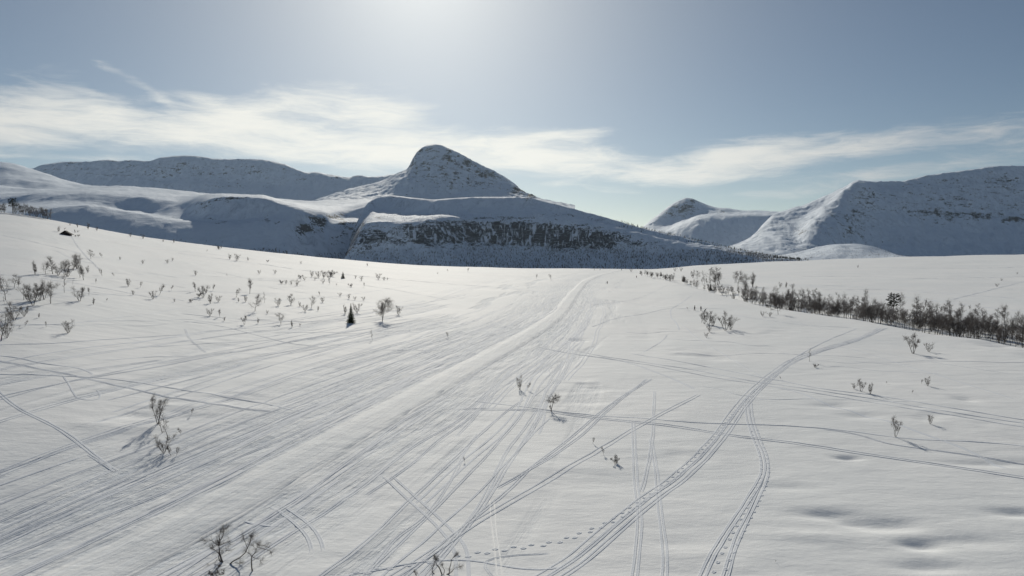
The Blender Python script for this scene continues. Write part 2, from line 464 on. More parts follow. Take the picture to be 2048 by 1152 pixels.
# one sheet, polar round the viewpoint, out to the horizon
R_ = [0.01, 4, 8, 12, 16, 20, 24, 28, 31, 34]
while R_[-1] < 1060:
    r = R_[-1]; R_.append(r + min(r * r * 4.3e-5, 3.0 if r < 700 else 5.0))
while R_[-1] < 45000: R_.append(R_[-1] * 1.07)
RR = np.array(R_)
PH = np.concatenate([np.linspace(-180, -46, 50)[:-1], np.arange(-46, 46.001, 0.105), np.linspace(46, 180, 50)[1:]])
PH = np.radians(PH)
RG, PG = np.meshgrid(RR, PH, indexing='ij')
GX, GY = RG * np.sin(PG), RG * np.cos(PG)
GZ = ground_xy(GX, GY)
_al, _ac, _ch = ground_xy.last
def ground_fast(X, Y):
    """height of the actual ground mesh (bilinear in its own grid)."""
    X = np.asarray(X, float); Y = np.asarray(Y, float)
    R = np.hypot(X, Y); P = np.arctan2(X, Y)
    fi = np.interp(R, RR, np.arange(len(RR))); fj = np.interp(P, PH, np.arange(len(PH)))
    i = np.clip(fi.astype(int), 0, len(RR) - 2); j = np.clip(fj.astype(int), 0, len(PH) - 2)
    u = fi - i; v = fj - j
    return (GZ[i, j] * (1 - u) + GZ[i + 1, j] * u) * (1 - v) + (GZ[i, j + 1] * (1 - u) + GZ[i + 1, j + 1] * u) * v
me = mesh_np('ground', np.stack([GX, GY, GZ], -1).reshape(-1, 3), grid_quads(len(RR), len(PH))[:, ::-1])
at = me.attributes.new('trail', 'FLOAT_VECTOR', 'POINT')
at.data.foreach_set('vector', np.stack([_al, _ac, _ch], -1).astype(np.float32).ravel())
tag(link('ground', me, M_GROUND), 'rolling snow field crossed by ski and snowmobile tracks', kind='structure')

# ------------------------------------------------------------------ mountains
def curve(px, pts):
    pts = np.asarray(pts, float); return smooth_interp(px, pts[:, 0], pts[:, 1])
def loft(name, label, px0, px1, ncol, curves, subs, mat, rough=(0, 0), rock=(), back=None, seedoff=0.0, lin=False):
    """terrain surface through traced contour lines, each at its own real distance (front to back)."""
    px = np.linspace(px0, px1, ncol)
    ys = []; Ys = []
    for (yp, Yd) in curves:
        ys.append(curve(px, yp) if isinstance(yp, (list, tuple)) else np.full(ncol, float(yp)))
        Ys.append(curve(px, Yd) if isinstance(Yd, (list, tuple)) else np.full(ncol, float(Yd)))
    ys = np.array(ys); Ys = np.array(Ys)
    for i in range(1, len(Ys)): Ys[i] = np.maximum(Ys[i], Ys[i - 1] + 12)
    Zs = z_at(ys, Ys); Ss = x_at(px[None, :], ys, Ys) / Ys
    bk = back or (900, 500)      # how far behind the crest it falls, and by how much
    Ys = np.vstack([Ys, Ys[-1] + bk[0] * 0.35, Ys[-1] + bk[0]]); Zs = np.vstack([Zs, Zs[-1] - bk[1] * 0.14, np.minimum(Zs[-1] - bk[1], -60)])
    Ss = np.vstack([Ss, Ss[-1], Ss[-1]])
    subs = list(subs) + [4, 5]
    K = len(Ys); v = []
    for k in range(K - 1):
        v += list(k + np.arange(subs[k]) / subs[k])
    v.append(K - 1); v = np.array(v)
    kk = np.clip(v.astype(int), 0, K - 2); t = (v - kk)[:, None]
    # monotone cubic of height over distance per column
    h = np.diff(Ys, axis=0); dl = np.diff(Zs, axis=0) / h
    m = np.zeros_like(Zs); m[0] = dl[0]; m[-1] = dl[-1]
    for i in range(1, K - 1):
        same = dl[i - 1] * dl[i] > 0
        w1, w2 = 2 * h[i] + h[i - 1], h[i] + 2 * h[i - 1]
        with np.errstate(divide='ignore', invalid='ignore'):
            hm = (w1 + w2) / (w1 / dl[i - 1] + w2 / dl[i])
        m[i] = np.where(same, hm, 0)
    Yg = Ys[kk] * (1 - t) + Ys[kk + 1] * t
    hh = h[kk]
    Zg = ((2 * t**3 - 3 * t**2 + 1) * Zs[kk] + (t**3 - 2 * t**2 + t) * hh * m[kk] + (-2 * t**3 + 3 * t**2) * Zs[kk + 1] + (t**3 - t**2) * hh * m[kk + 1])
    if lin: Zg = Zg * 0.35 + 0.65 * (Zs[kk] * (1 - t) + Zs[kk + 1] * t)
    Sg = Ss[kk] * (1 - t) + Ss[kk + 1] * t
    Xg = Sg * Yg
    ppx, ppy = project(Xg, Yg, Zg)
    rk = np.zeros_like(Xg)
    for (cx, cy, rx, ry, s) in rock:
        rk = np.maximum(rk, s * np.exp(-(((ppx - cx) / rx) ** 2 + ((ppy - cy) / ry) ** 2)))
    crest = K - 3
    sil = 1 - 0.85 * np.exp(-((v - crest) / 0.25) ** 2)[:, None]
    front = np.clip(v / 0.6, 0.15, 1)[:, None]
    a1, a2 = rough[:2]; wl = rough[2] if len(rough) > 2 else 420.0
    n = a1 * fbm(Xg / wl + seedoff, Yg / wl, 3) + a2 * ridged(Xg / (wl * 0.33) + seedoff, Yg / (wl * 0.45), 4)
    dz = np.gradient(Zg, axis=0) / np.maximum(np.gradient(Yg, axis=0), 1.0)
    steepm = sstep(0.22, 0.6, dz)
    warpx = Xg + 40 * fbm(Xg / 150 + seedoff, Yg / 150, 2) + 0.25 * Zg
    n = n + steepm * a2 * (0.9 * ridged(warpx / 95 + seedoff, Zg / 260, 3) + 0.45 * ridged(warpx / 38 + seedoff, Zg / 110, 3))
    n = n + a2 * 0.30 * fbm(Xg / 70 + seedoff, Yg / 120, 4)
    n = n + rk * a2 * 1.6 * ridged(Xg / 45 + seedoff, Zg / 22 + Yg / 90, 4)
    Zg = Zg + n * sil * front
    me = mesh_np(name, np.stack([Xg, Yg, Zg], -1).reshape(-1, 3), grid_quads(*Xg.shape))
    a = me.attributes.new('rock', 'FLOAT', 'POINT'); a.data.foreach_set('value', rk.astype(np.float32).ravel())
    o = tag(link(name, me, mat), label, kind='structure')
    return o, Xg, Yg, Zg

# far left ridge, wholly in shade
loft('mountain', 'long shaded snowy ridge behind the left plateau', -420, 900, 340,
     [(430, 5300), ([(-420, 420), (200, 410), (620, 410), (900, 415)], 5600),
      ([(-420, 372), (66, 372), (300, 360), (620, 380), (900, 385)], 5950),
      ([(-420, 345), (0, 336), (66, 338), (75, 334), (105, 327), (130, 323.5), (180, 324), (215, 320), (235, 322.5), (262, 321), (295, 322.5), (325, 315), (370, 312), (410, 314), (425, 317), (450, 318), (500, 318.5),
        (525, 320), (570, 329), (600, 342), (618, 346), (626, 344), (660, 350), (700, 356), (712, 352.5), (750, 354), (790, 348), (830, 342), (900, 350)], 6350)],
     (6, 20, 34), M_MTN_FAR, (20, 16, 420), [(148, 329, 22, 4, .36), (230, 325, 18, 3, .33), (370, 331, 16, 4, .34), (390, 337, 14, 4, .3), (425, 352, 14, 5, .26), (535, 346, 12, 5, .3), (600, 365, 22, 7, .22), (670, 360, 16, 5, .3), (712, 356, 14, 4, .38), (460, 376, 30, 8, .3), (320, 345, 380, 26, .15), (255, 326, 14, 3, .3)],
     back=(1500, 700), seedoff=3)
# pyramid peak
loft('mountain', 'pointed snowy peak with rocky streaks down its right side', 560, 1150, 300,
     [([(560, 440), (1150, 430)], 3900), ([(560, 418), (640, 406), (700, 399), (760, 396), (820, 396), (1000, 396), (1080, 402), (1150, 415)], [(560, 4250), (760, 4300), (1150, 4400)]),
      ([(560, 416), (640, 404.5), (700, 392), (750, 380), (785, 366), (812, 352), (840, 345), (880, 345), (960, 372), (1030, 388), (1080, 401), (1150, 414)], [(560, 4600), (780, 4680), (820, 4640), (1080, 4560), (1150, 4600)]),
      ([(560, 415), (625, 404), (650, 395), (700, 379), (750, 368), (790, 352), (808, 345), (817, 337), (824, 322), (832, 308), (840, 300), (850, 292.5), (862, 290), (873, 289), (885, 292), (900, 299),
        (920, 308), (950, 325), (980, 340), (1005, 352), (1030, 369), (1050, 388), (1065, 394), (1080, 400), (1150, 413)], [(560, 5150), (780, 5150), (820, 4980), (873, 4960), (1000, 4900), (1150, 4800)])],
     (4, 24, 40), M_MTN, (12, 14, 330),
     [(850, 306, 40, 9, .40), (895, 318, 16, 26, .42), (930, 330, 34, 18, .42), (975, 352, 40, 16, .44), (1040, 384, 30, 12, .6), (1065, 396, 16, 6, .6), (830, 350, 24, 34, .3), (870, 345, 60, 30, .26), (815, 385, 16, 14, .26), (890, 350, 110, 50, .31), (960, 370, 80, 20, .33)], back=(1200, 600), seedoff=11)
# rolling sunlit plateau and the shaded slope below it, left of the cliff hill
PL, PLX, PLY, PLZ = loft('mountain', 'rolling sunlit plateau with long shaded slope on the left', -420, 830, 420,
     [([(-420, 560), (830, 560)], [(-420, 1750), (560, 1750), (700, 2060), (830, 2150)]),
      ([(-420, 430), (0, 468), (200, 482), (400, 505), (520, 514), (620, 518), (720, 522), (830, 525)], [(-420, 1960), (560, 1960), (700, 2260), (830, 2330)]),
      ([(-420, 400), (0, 424), (90, 418), (160, 416), (250, 428), (330, 441), (380, 446), (420, 449), (470, 446), (560, 444), (640, 450), (700, 446), (760, 452), (830, 470)], [(-420, 2170), (560, 2170), (700, 2420), (830, 2480)]),
      ([(-420, 392), (0, 412), (90, 406), (160, 405), (250, 418), (330, 434), (380, 445), (400, 448), (420, 448.5), (470, 441), (560, 436), (640, 440), (700, 436), (760, 440), (830, 450)], [(-420, 2600), (280, 2600), (320, 2480), (360, 2320), (400, 2225), (420, 2212), (580, 2212), (640, 2300), (700, 2650), (830, 2680)]),
      ([(-420, 380), (0, 392), (120, 390), (170, 389), (250, 394), (330, 401), (380, 407), (400, 404), (450, 398), (520, 400), (580, 416), (640, 424), (700, 420), (760, 412), (830, 412)], [(-420, 2740), (300, 2740), (350, 2720), (420, 2366), (500, 2330), (580, 2290), (640, 2400), (700, 2740), (830, 2760)]),
      ([(-420, 372), (0, 384), (120, 382), (200, 379), (300, 384), (380, 391), (450, 394), (520, 397), (580, 408), (640, 411), (700, 410), (760, 404), (830, 404)], 3250),
      ([(-420, 350), (0, 372), (60, 378), (120, 380), (200, 375.5), (290, 378.5), (380, 384), (420, 391), (500, 394), (570, 399.5), (620, 403.5), (660, 402), (700, 401), (760, 401), (830, 402)], 3700)],
     (4, 26, 22, 22, 16, 12), M_MTN, (13, 5, 420),
     [(170, 417, 40, 4, .35), (205, 421, 20, 4, .3), (455, 405, 50, 8, .45), (490, 404, 30, 6, .4), (535, 443, 14, 6, .4), (610, 462, 34, 12, .36), (640, 452, 24, 18, .31), (700, 455, 40, 26, .36),
      (430, 446, 30, 3, .36), (560, 452, 20, 8, .3), (690, 440, 50, 12, .34), (560, 475, 60, 14, .16)], back=(500, 200), seedoff=21)
# sunlit shoulder rising at the far left
loft('mountain', 'bright rounded snow shoulder at the far left edge', -500, 420, 200,
     [([(-500, 420), (420, 400)], 3650),
      ([(-500, 370), (0, 382), (60, 385), (100, 384), (200, 381), (300, 383), (420, 392)], 3850),
      ([(-500, 345), (0, 352), (60, 361), (100, 366), (150, 375), (200, 379), (300, 382), (420, 391)], [(-500, 4350), (420, 4100)]),
      ([(-500, 300), (-100, 314), (0, 326), (30, 330), (60, 340), (100, 353), (140, 366), (190, 374), (230, 376), (300, 380), (420, 390)], [(-500, 4900), (0, 4950), (420, 4450)])],
     (3, 16, 22), M_MTN, (20, 6, 380), [(60, 375, 20, 2, .2)], back=(700, 300), seedoff=31)
# the cliff hill in the middle
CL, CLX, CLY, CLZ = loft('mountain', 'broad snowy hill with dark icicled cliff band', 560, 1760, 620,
     [([(560, 562), (1300, 560), (1760, 545)], [(560, 1900), (960, 2010), (1760, 1850)]),
      ([(560, 562), (670, 545), (692, 524), (740, 512), (790, 500), (860, 488), (950, 490), (1050, 497), (1150, 502), (1250, 507), (1350, 514), (1450, 521), (1600, 530), (1760, 540)], [(560, 1980), (740, 2080), (860, 2120), (960, 2200), (1300, 2100), (1600, 1950), (1760, 1900)]),
      ([(560, 560), (675, 540), (695, 510), (725, 484), (775, 466), (800, 452), (860, 448), (920, 446), (1000, 448), (1080, 453), (1150, 459), (1230, 468), (1300, 482), (1400, 496), (1500, 511), (1620, 524), (1760, 537)], [(560, 2000), (740, 2110), (860, 2160), (940, 2245), (1100, 2200), (1300, 2150), (1600, 1990), (1760, 1940)]),
      ([(560, 558), (680, 530), (700, 500), (718, 468), (735, 450), (775, 446), (850, 439), (900, 435), (960, 436), (1040, 432), (1100, 435), (1180, 446), (1260, 463), (1330, 479), (1420, 494), (1500, 509), (1620, 523.5), (1760, 536)], [(560, 2030), (735, 2160), (860, 2200), (900, 2250), (940, 2292), (1100, 2240), (1300, 2180), (1600, 2010), (1760, 1955)]),
      ([(560, 556), (685, 520), (705, 478), (718, 452), (732, 432), (750, 422), (775, 424), (820, 427), (860, 429), (900, 431), (960, 424), (1040, 420), (1100, 424), (1180, 440), (1260, 459), (1330, 476), (1420, 492), (1500, 507.5), (1620, 523), (1760, 535.5)], [(560, 2060), (700, 2300), (735, 2440), (755, 2510), (775, 2490), (820, 2420), (860, 2360), (900, 2315), (950, 2335), (1100, 2275), (1300, 2207), (1600, 2030), (1760, 1970)]),
      ([(560, 554), (686, 510), (700, 474), (714, 444), (726, 420), (738, 404), (752, 396), (780, 391), (830, 396), (870, 399), (900, 397), (960, 394.5), (1030, 394), (1060, 396), (1085, 402), (1130, 413), (1180, 427), (1220, 438), (1260, 450), (1290, 458), (1350, 471.5),
        (1400, 483), (1450, 495), (1500, 505), (1560, 517), (1610, 522.5), (1660, 528), (1760, 535)], [(560, 2090), (700, 2380), (735, 2520), (755, 2610), (775, 2634), (820, 2555), (860, 2481), (900, 2445), (950, 2445), (1100, 2340), (1300, 2242), (1600, 2055), (1760, 1985)])],
     (4, 26, 30, 18, 14, 26), M_CLIFF, (5, 4.5, 200),
     [(1010, 472, 250, 32, .70), (1150, 482, 130, 28, .68), (880, 474, 90, 30, .60), (860, 482, 60, 14, .62), (840, 462, 60, 16, .5), (1080, 482, 70, 15, .75), (960, 470, 60, 18, .75), (1180, 486, 90, 18, .6), (1000, 440, 120, 6, .5), (1120, 433, 60, 5, .45), (735, 475, 60, 45, .46), (745, 435, 60, 14, .36),
      (1290, 490, 60, 16, .45), (1060, 402, 22, 5, .5), (790, 397, 40, 4, .4), (1200, 440, 60, 10, .36), (900, 450, 100, 8, .5)], back=(700, 250), seedoff=41)
# distant peak and saddle
loft('mountain', 'small distant snowy peak between the hill and the massif', 1230, 1700, 220,
     [([(1230, 530), (1700, 530)], 5600), ([(1230, 500), (1300, 490), (1400, 486), (1500, 486), (1700, 480)], 5850),
      ([(1230, 482), (1290, 466), (1330, 463), (1370, 449), (1400, 437), (1440, 433), (1500, 431), (1560, 430), (1700, 430)], [(1230, 6200), (1330, 6300), (1700, 6250)]),
      ([(1230, 480), (1290, 460), (1330, 455), (1370, 440), (1400, 430), (1440, 428), (1500, 428), (1560, 428.5), (1700, 429)], [(1230, 6900), (1700, 6900)]),
      ([(1230, 478), (1285, 455), (1300, 442), (1320, 427), (1340, 411), (1352, 404), (1362, 399.5), (1372, 396), (1382, 397), (1400, 404), (1420, 412), (1435, 415.5), (1455, 416.5), (1475, 420), (1490, 422), (1510, 421), (1550, 425), (1600, 428), (1700, 428)], [(1230, 7300), (1372, 7350), (1440, 7450), (1700, 7800)])],
     (3, 20, 10, 24), M_MTN_FAR, (14, 12, 420), [(1370, 420, 28, 14, .42), (1350, 430, 34, 12, .3), (1385, 405, 16, 8, .4), (1440, 425, 16, 6, .25)], back=(1500, 600), seedoff=51)
# right-hand massif: lit left flank, shaded right face
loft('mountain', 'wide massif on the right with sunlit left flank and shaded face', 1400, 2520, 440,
     [([(1400, 540), (2520, 540)], [(1400, 3000), (1600, 3250), (1760, 4050), (2520, 4100)]),
      ([(1400, 525), (1480, 520), (1560, 518), (1640, 517), (1720, 515), (1900, 512), (2520, 500)], [(1400, 3200), (1560, 3400), (1640, 3700), (1760, 4250), (2520, 4250)]),
      ([(1400, 512), (1470, 500), (1520, 490), (1560, 478), (1590, 474), (1620, 447), (1650, 430), (1690, 420), (1730, 428), (1770, 436), (1900, 440), (2520, 420)], [(1400, 3700), (1560, 4150), (1620, 4420), (1690, 4620), (1715, 4640), (2520, 4660)]),
      ([(1400, 509), (1470, 494), (1500, 482), (1540, 458), (1580, 446), (1620, 428), (1650, 408), (1690, 380), (1714, 367), (1760, 385), (1850, 380), (2048, 370), (2520, 350)], [(1400, 3900), (1560, 4700), (1650, 4880), (1714, 4900), (2520, 4950)]),
      ([(1400, 508), (1470, 490), (1500, 477), (1530, 445), (1550, 428), (1580, 418), (1592, 414), (1600, 413), (1630, 401), (1660, 388), (1690, 375), (1706, 365), (1714, 364), (1760, 363.5), (1780, 363), (1800, 364), (1830, 357), (1850, 352), (1900, 345),
        (1950, 338), (1985, 333), (2048, 333), (2200, 326), (2520, 340)], [(1400, 4000), (1560, 5150), (1714, 5120), (2520, 5250)])],
     (3, 26, 20, 22), M_MTN, (16, 13, 330),
     [(1690, 440, 46, 24, .34), (1660, 428, 24, 16, .32), (1720, 432, 40, 16, .34), (1600, 468, 16, 8, .4), (1900, 436, 60, 14, .42), (1960, 438, 70, 10, .5), (2030, 444, 40, 8, .55), (1850, 430, 60, 14, .36), (1880, 452, 30, 8, .36), (1780, 400, 80, 20, .26),
      (1900, 370, 60, 14, .3), (2000, 370, 60, 14, .32), (1830, 372, 40, 6, .28), (1700, 460, 50, 10, .28), (2200, 430, 120, 30, .4), (1900, 400, 280, 60, .22), (1650, 460, 120, 30, .24), (1580, 430, 14, 10, .2), (1850, 490, 90, 12, .14)], back=(1500, 700), seedoff=61)
# low lit knoll in front of the massif
KN, KNX, KNY, KNZ = loft('mountain', 'low sunlit knoll dotted with scrub below the massif', 1380, 1860, 160,
     [([(1380, 545), (1860, 545)], 2500), ([(1380, 540), (1500, 532), (1600, 524), (1700, 520), (1800, 518), (1860, 520)], 2650),
      ([(1380, 538), (1500, 526), (1560, 516), (1600, 509), (1640, 500), (1680, 493), (1720, 495), (1760, 505), (1800, 513), (1860, 519)], 3000),
      ([(1380, 537), (1500, 522), (1560, 511), (1600, 503), (1640, 493), (1680, 488), (1710, 487.5), (1740, 492), (1770, 501), (1800, 511), (1860, 518)], 3150)],
     (3, 14, 10), M_MTN, (7, 3, 160), [(1640, 512, 60, 6, .3), (1560, 520, 40, 4, .3), (1730, 510, 40, 5, .25)], back=(400, 120), seedoff=71)

# ------------------------------------------------------------------ tracks pressed into the snow
def world_line(pts, step=1.0):
    P = np.array([ray_ground(px, py)[:2] for px, py in pts])
    out = lambda p: p[0] < 0 or p[0] > 2048 or p[1] > 1140
    if out(pts[-1]): P = np.vstack([P, P[-1] + (P[-1] - P[-2]) / np.hypot(*(P[-1] - P[-2])) * 9])
    if out(pts[0]): P = np.vstack([P[0] + (P[0] - P[1]) / np.hypot(*(P[0] - P[1])) * 9, P])
    for _ in range(2):
        a, b = P[:-1], P[1:]
        P = np.concatenate([[P[0]], np.stack([0.75 * a + 0.25 * b, 0.25 * a + 0.75 * b], 1).reshape(-1, 2), [P[-1]]])
    L = np.concatenate([[0], np.cumsum(np.hypot(*np.diff(P, axis=0).T))])
    n = max(4, int(L[-1] / step))
    t = np.linspace(0, L[-1], n)
    return np.stack([np.interp(t, L, P[:, 0]), np.interp(t, L, P[:, 1])], 1)
_trk = random.Random(5)
def ribbon_mesh(lines, width, berm, seed=0.0, broken=0.0, centre=0.012):
    """grooves with pushed-up edges following the ground; LINES: list of (points, sideways offset)."""
    V = []; Q = []; n0 = 0
    prof = [(-1.0, -0.05), (-0.72, 1.0), (-0.40, 0.0), (0.40, 0.0), (0.72, 1.0), (1.0, -0.05)]
    for (P, off) in lines:
        if len(P) < 3: continue
        T = np.gradient(P, axis=0); T /= np.maximum(np.hypot(T[:, 0], T[:, 1]), 1e-6)[:, None]
        Nn = np.stack([T[:, 1], -T[:, 0]], 1)
        s = np.cumsum(np.concatenate([[0], np.hypot(*np.diff(P, axis=0).T)]))
        wob = 0.10 * fbm(s / 9 + seed * 3.1 + off, s * 0 + seed, 2)
        env = np.clip((0.75 + 1.6 * fbm(s / 6 + seed + off * 7, s * 0 + 3 + seed, 3)), 0.15, 1.7)
        if broken: env = env * sstep(-broken, 0.25 - broken, fbm(s / 14 + seed * 5, s * 0 + 8, 2) + 0.15)
        ends = np.minimum(1, np.minimum(s, s[-1] - s) / 2.5)
        rows = []
        for (u, h) in prof:
            XY = P + Nn * (off + wob + u * width * 0.5)[:, None]
            z = ground_fast(XY[:, 0], XY[:, 1])
            if abs(u) == 1.0: z = z - 0.06
            else: z = z + (centre + h * berm * env) * ends - 0.04 * (1 - ends)
            rows.append(np.column_stack([XY, z]))
        A = np.stack(rows, 1); n = len(P)
        V.append(A.reshape(-1, 3)); Q.append(grid_quads(n, len(prof)) + n0); n0 += n * len(prof)
    return np.concatenate(V), np.concatenate(Q)
def track(label, pts, kind='ski', mat=None, strands=None, scale=1.0, broken=0.0, world=None):
    P = world if world is not None else world_line(pts, 0.8)
    if strands is None:
        strands = {'ski': [(-0.14), (0.14)], 'sled': [(-0.42), (0.42)], 'one': [0.0]}[kind]
    w, b = {'ski': (0.24, 0.019), 'sled': (0.38, 0.028), 'one': (0.48, 0.034)}[kind]
    lines = [(P, o * scale) for o in strands]
    v, q = ribbon_mesh(lines, w * scale, b * scale, seed=_trk.random() * 50, broken=broken)
    me = mesh_np('ski_track', v, q)
    return tag(link('snowmobile_track' if kind == 'sled' else 'ski_track', me, mat or M_TRACK), label, kind='structure')
def prints(label, pts, side=0.20, gap=0.72, size=0.125):
    """a walker's footprints: small pits with a raised rim."""
    P = world_line(pts, gap); rr = random.Random(len(pts) * 7)
    T = np.gradient(P, axis=0); T /= np.hypot(T[:, 0], T[:, 1])[:, None]
    V = []; Q = []
    for i, (p, t) in enumerate(zip(P, T)):
        n = np.array([t[1], -t[0]]); c = p + n * side * (1 if i % 2 else -1) + t * rr.uniform(-.12, .12)
        b0 = len(V)
        for (rad, h) in ((1.75, -0.04), (1.25, 0.028), (0.8, 0.022), (0.5, 0.012)):
            for k in range(8):
                a = k / 8 * 2 * math.pi
                q = c + (t * math.cos(a) * 1.5 + n * math.sin(a)) * size * rad
                V.append((q[0], q[1], float(ground_fast(q[0], q[1])) + h * (rr.uniform(.7, 1.3) if h > .05 else 1)))
        for r in range(3):
            for k in range(8):
                Q.append((b0 + r * 8 + k, b0 + r * 8 + (k + 1) % 8, b0 + (r + 1) * 8 + (k + 1) % 8, b0 + (r + 1) * 8 + k))
        Q.append(tuple(b0 + 24 + k for k in (0, 2, 4, 6)))
    me = mesh_np('footprints', V, Q)
    return tag(link('footprints', me, M_TRACK), label, kind='structure')

MAINP = [(1765, 655), (1725, 676), (1676, 690), (1618, 707), (1577, 725), (1528, 762), (1491, 799), (1459, 844), (1426, 889), (1381, 934), (1348, 963), (1315, 985), (1270, 1020), (1212, 1069), (1151, 1122), (1102, 1152)]
track('trodden multi-lane ski path curving across the right-hand field', MAINP, 'ski', strands=[-.75, -.45, .0, .22, .75], scale=1.1, broken=.12)
prints('footprints beside the curving ski path', [(1577, 728), (1528, 768), (1485, 806), (1450, 850), (1418, 890), (1370, 936), (1320, 978), (1274, 1008), (1229, 1041), (1171, 1065), (1110, 1086), (1048, 1094), (995, 1100), (930, 1112), (864, 1123), (782, 1135), (700, 1150)])
prints('second row of footprints along the lower ski path', [(1508, 860), (1535, 935), (1518, 985), (1495, 1030), (1470, 1075), (1448, 1120), (1435, 1152)], side=.35)
R_TR = [
    ('ski', [(1777, 655), (1750, 666), (1700, 687), (1640, 704), (1590, 722)], .9),
    ('one', [(1715, 656), (1659, 678), (1600, 708), (1560, 735)], .9),
    ('one', [(1396, 617), (1421, 624), (1467, 630), (1510, 637), (1566, 645), (1612, 651), (1660, 653), (1715, 656)], 1.0),
    ('ski', [(1491, 799), (1495, 836), (1508, 877), (1524, 910), (1528, 942), (1512, 975), (1483, 1020), (1446, 1073), (1422, 1114), (1405, 1152)], 1.3),
    ('ski', [(1500, 800), (1502, 836), (1516, 877), (1532, 912), (1534, 945), (1520, 985), (1500, 1025), (1474, 1075), (1458, 1125), (1450, 1152)], 1.2),
    ('ski', [(1069, 692), (1151, 709), (1212, 717), (1253, 723), (1315, 746), (1356, 762), (1397, 782)], 1.3),
    ('one', [(1102, 688), (1192, 711), (1253, 719), (1315, 729), (1397, 741), (1430, 748), (1500, 762), (1594, 774), (1676, 787), (1758, 799), (1881, 821), (1963, 834), (2060, 848)], 1.1),
    ('one', [(1250, 705), (1348, 721), (1471, 744), (1528, 756), (1577, 764), (1643, 778), (1758, 791), (1881, 812), (2060, 842)], 1.1),
    ('one', [(1190, 712), (1300, 730), (1430, 756), (1528, 770), (1650, 789), (1800, 814), (2060, 856)], .9),
    ('sled', [(901, 815), (1028, 819), (1102, 823), (1151, 832), (1274, 844), (1348, 852), (1450, 869), (1553, 881), (1635, 893), (1758, 912), (1881, 930), (1963, 942), (2060, 957)], .85),
    ('one', [(930, 799), (1028, 811), (1102, 821), (1192, 832), (1294, 836), (1348, 843), (1450, 848), (1553, 850), (1614, 854), (1717, 864), (1791, 875), (1881, 881), (1983, 885), (2060, 894)], .85),
    ('ski', [(1614, 856), (1709, 866), (1778, 889), (1860, 899), (1963, 914), (2060, 930)], .9),
    ('one', [(1537, 774), (1594, 782), (1643, 805), (1717, 828), (1782, 844), (1840, 866), (1918, 893), (1963, 914), (2040, 950)], 1.2),
    ('one', [(1660, 690), (1712, 700), (1792, 725), (1818, 734), (1886, 753), (1954, 775), (2045, 803)], .7),
    ('one', [(1690, 690), (1760, 705), (1836, 719), (1919, 733), (2045, 751)], .5),
    ('sled', [(1405, 785), (1315, 832), (1261, 860), (1212, 891), (1151, 926), (1093, 963), (1028, 1000), (979, 1028), (930, 1057), (864, 1106), (790, 1152)], .7),
    ('ski', [(1311, 754), (1274, 774), (1212, 823), (1171, 864), (1110, 910), (1048, 946), (987, 979), (975, 990)], 1.0),
    ('ski', [(1298, 754), (1249, 791), (1200, 823), (1130, 885), (1061, 934), (1011, 987), (962, 1024), (905, 1073), (856, 1114), (810, 1152)], 1.0),
    ('one', [(1106, 830), (1069, 864), (1028, 910), (979, 963), (946, 996), (893, 1041), (835, 1094), (782, 1135), (765, 1152)], .7),
    ('ski', [(1052, 795), (995, 836), (946, 881), (913, 914), (864, 959), (802, 1016), (753, 1065), (700, 1110), (640, 1152)], 1.0),
    ('ski', [(962, 860), (930, 901), (913, 942), (893, 975), (864, 1016), (839, 1045), (794, 1073), (761, 1114), (730, 1150)], .8),
    ('sled', [(766, 942), (823, 996), (864, 1032), (905, 1073), (923, 1102), (925, 1158)], 1.0),
    ('ski', [(1266, 836), (1268, 885), (1270, 942), (1276, 1000), (1280, 1049), (1274, 1110), (1268, 1158)], 1.2),
    ('ski', [(1309, 778), (1307, 844), (1302, 905), (1290, 959), (1278, 995)], .9),
    ('ski', [(1300, 870), (1311, 926), (1317, 987), (1323, 1049), (1331, 1110), (1329, 1158)], 1.1),
    ('one', [(700, 1150), (760, 1140), (830, 1125), (905, 1119), (954, 1121), (1003, 1131), (1061, 1139), (1114, 1138), (1160, 1120)], .6),
    ('ski', [(985, 1152), (960, 1121), (1030, 1110), (1090, 1108), (1151, 1106)], .5),
    ('one', [(1383, 591), (1358, 609), (1341, 617), (1341, 635), (1353, 645), (1359, 661)], 1.1),
    ('one', [(1341, 617), (1396, 617), (1459, 618)], .9),
    ('one', [(1360, 645), (1400, 680), (1450, 710), (1528, 756)], .6),
    ('one', [(1335, 668), (1322, 685), (1282, 706)], .8),
    ('one', [(1180, 610), (1260, 602), (1300, 588), (1330, 572)], .8),
    ('ski', [(1180, 655), (1230, 636), (1290, 628), (1345, 616)], .9),
    ('one', [(1120, 590), (1220, 600), (1300, 612), (1330, 616)], .8),
    ('one', [(1040, 700), (1090, 730), (1110, 760), (1060, 800)], .5),
]
for kd, pts, sc in R_TR:
    track('line pressed into the snow of the right-hand field', pts, kd, scale=sc)
track('shiny icy snowmobile track running towards the viewer', [(983, 985), (987, 1032), (991, 1078), (999, 1152)], 'sled', mat=M_ICY, scale=.42, broken=.3)
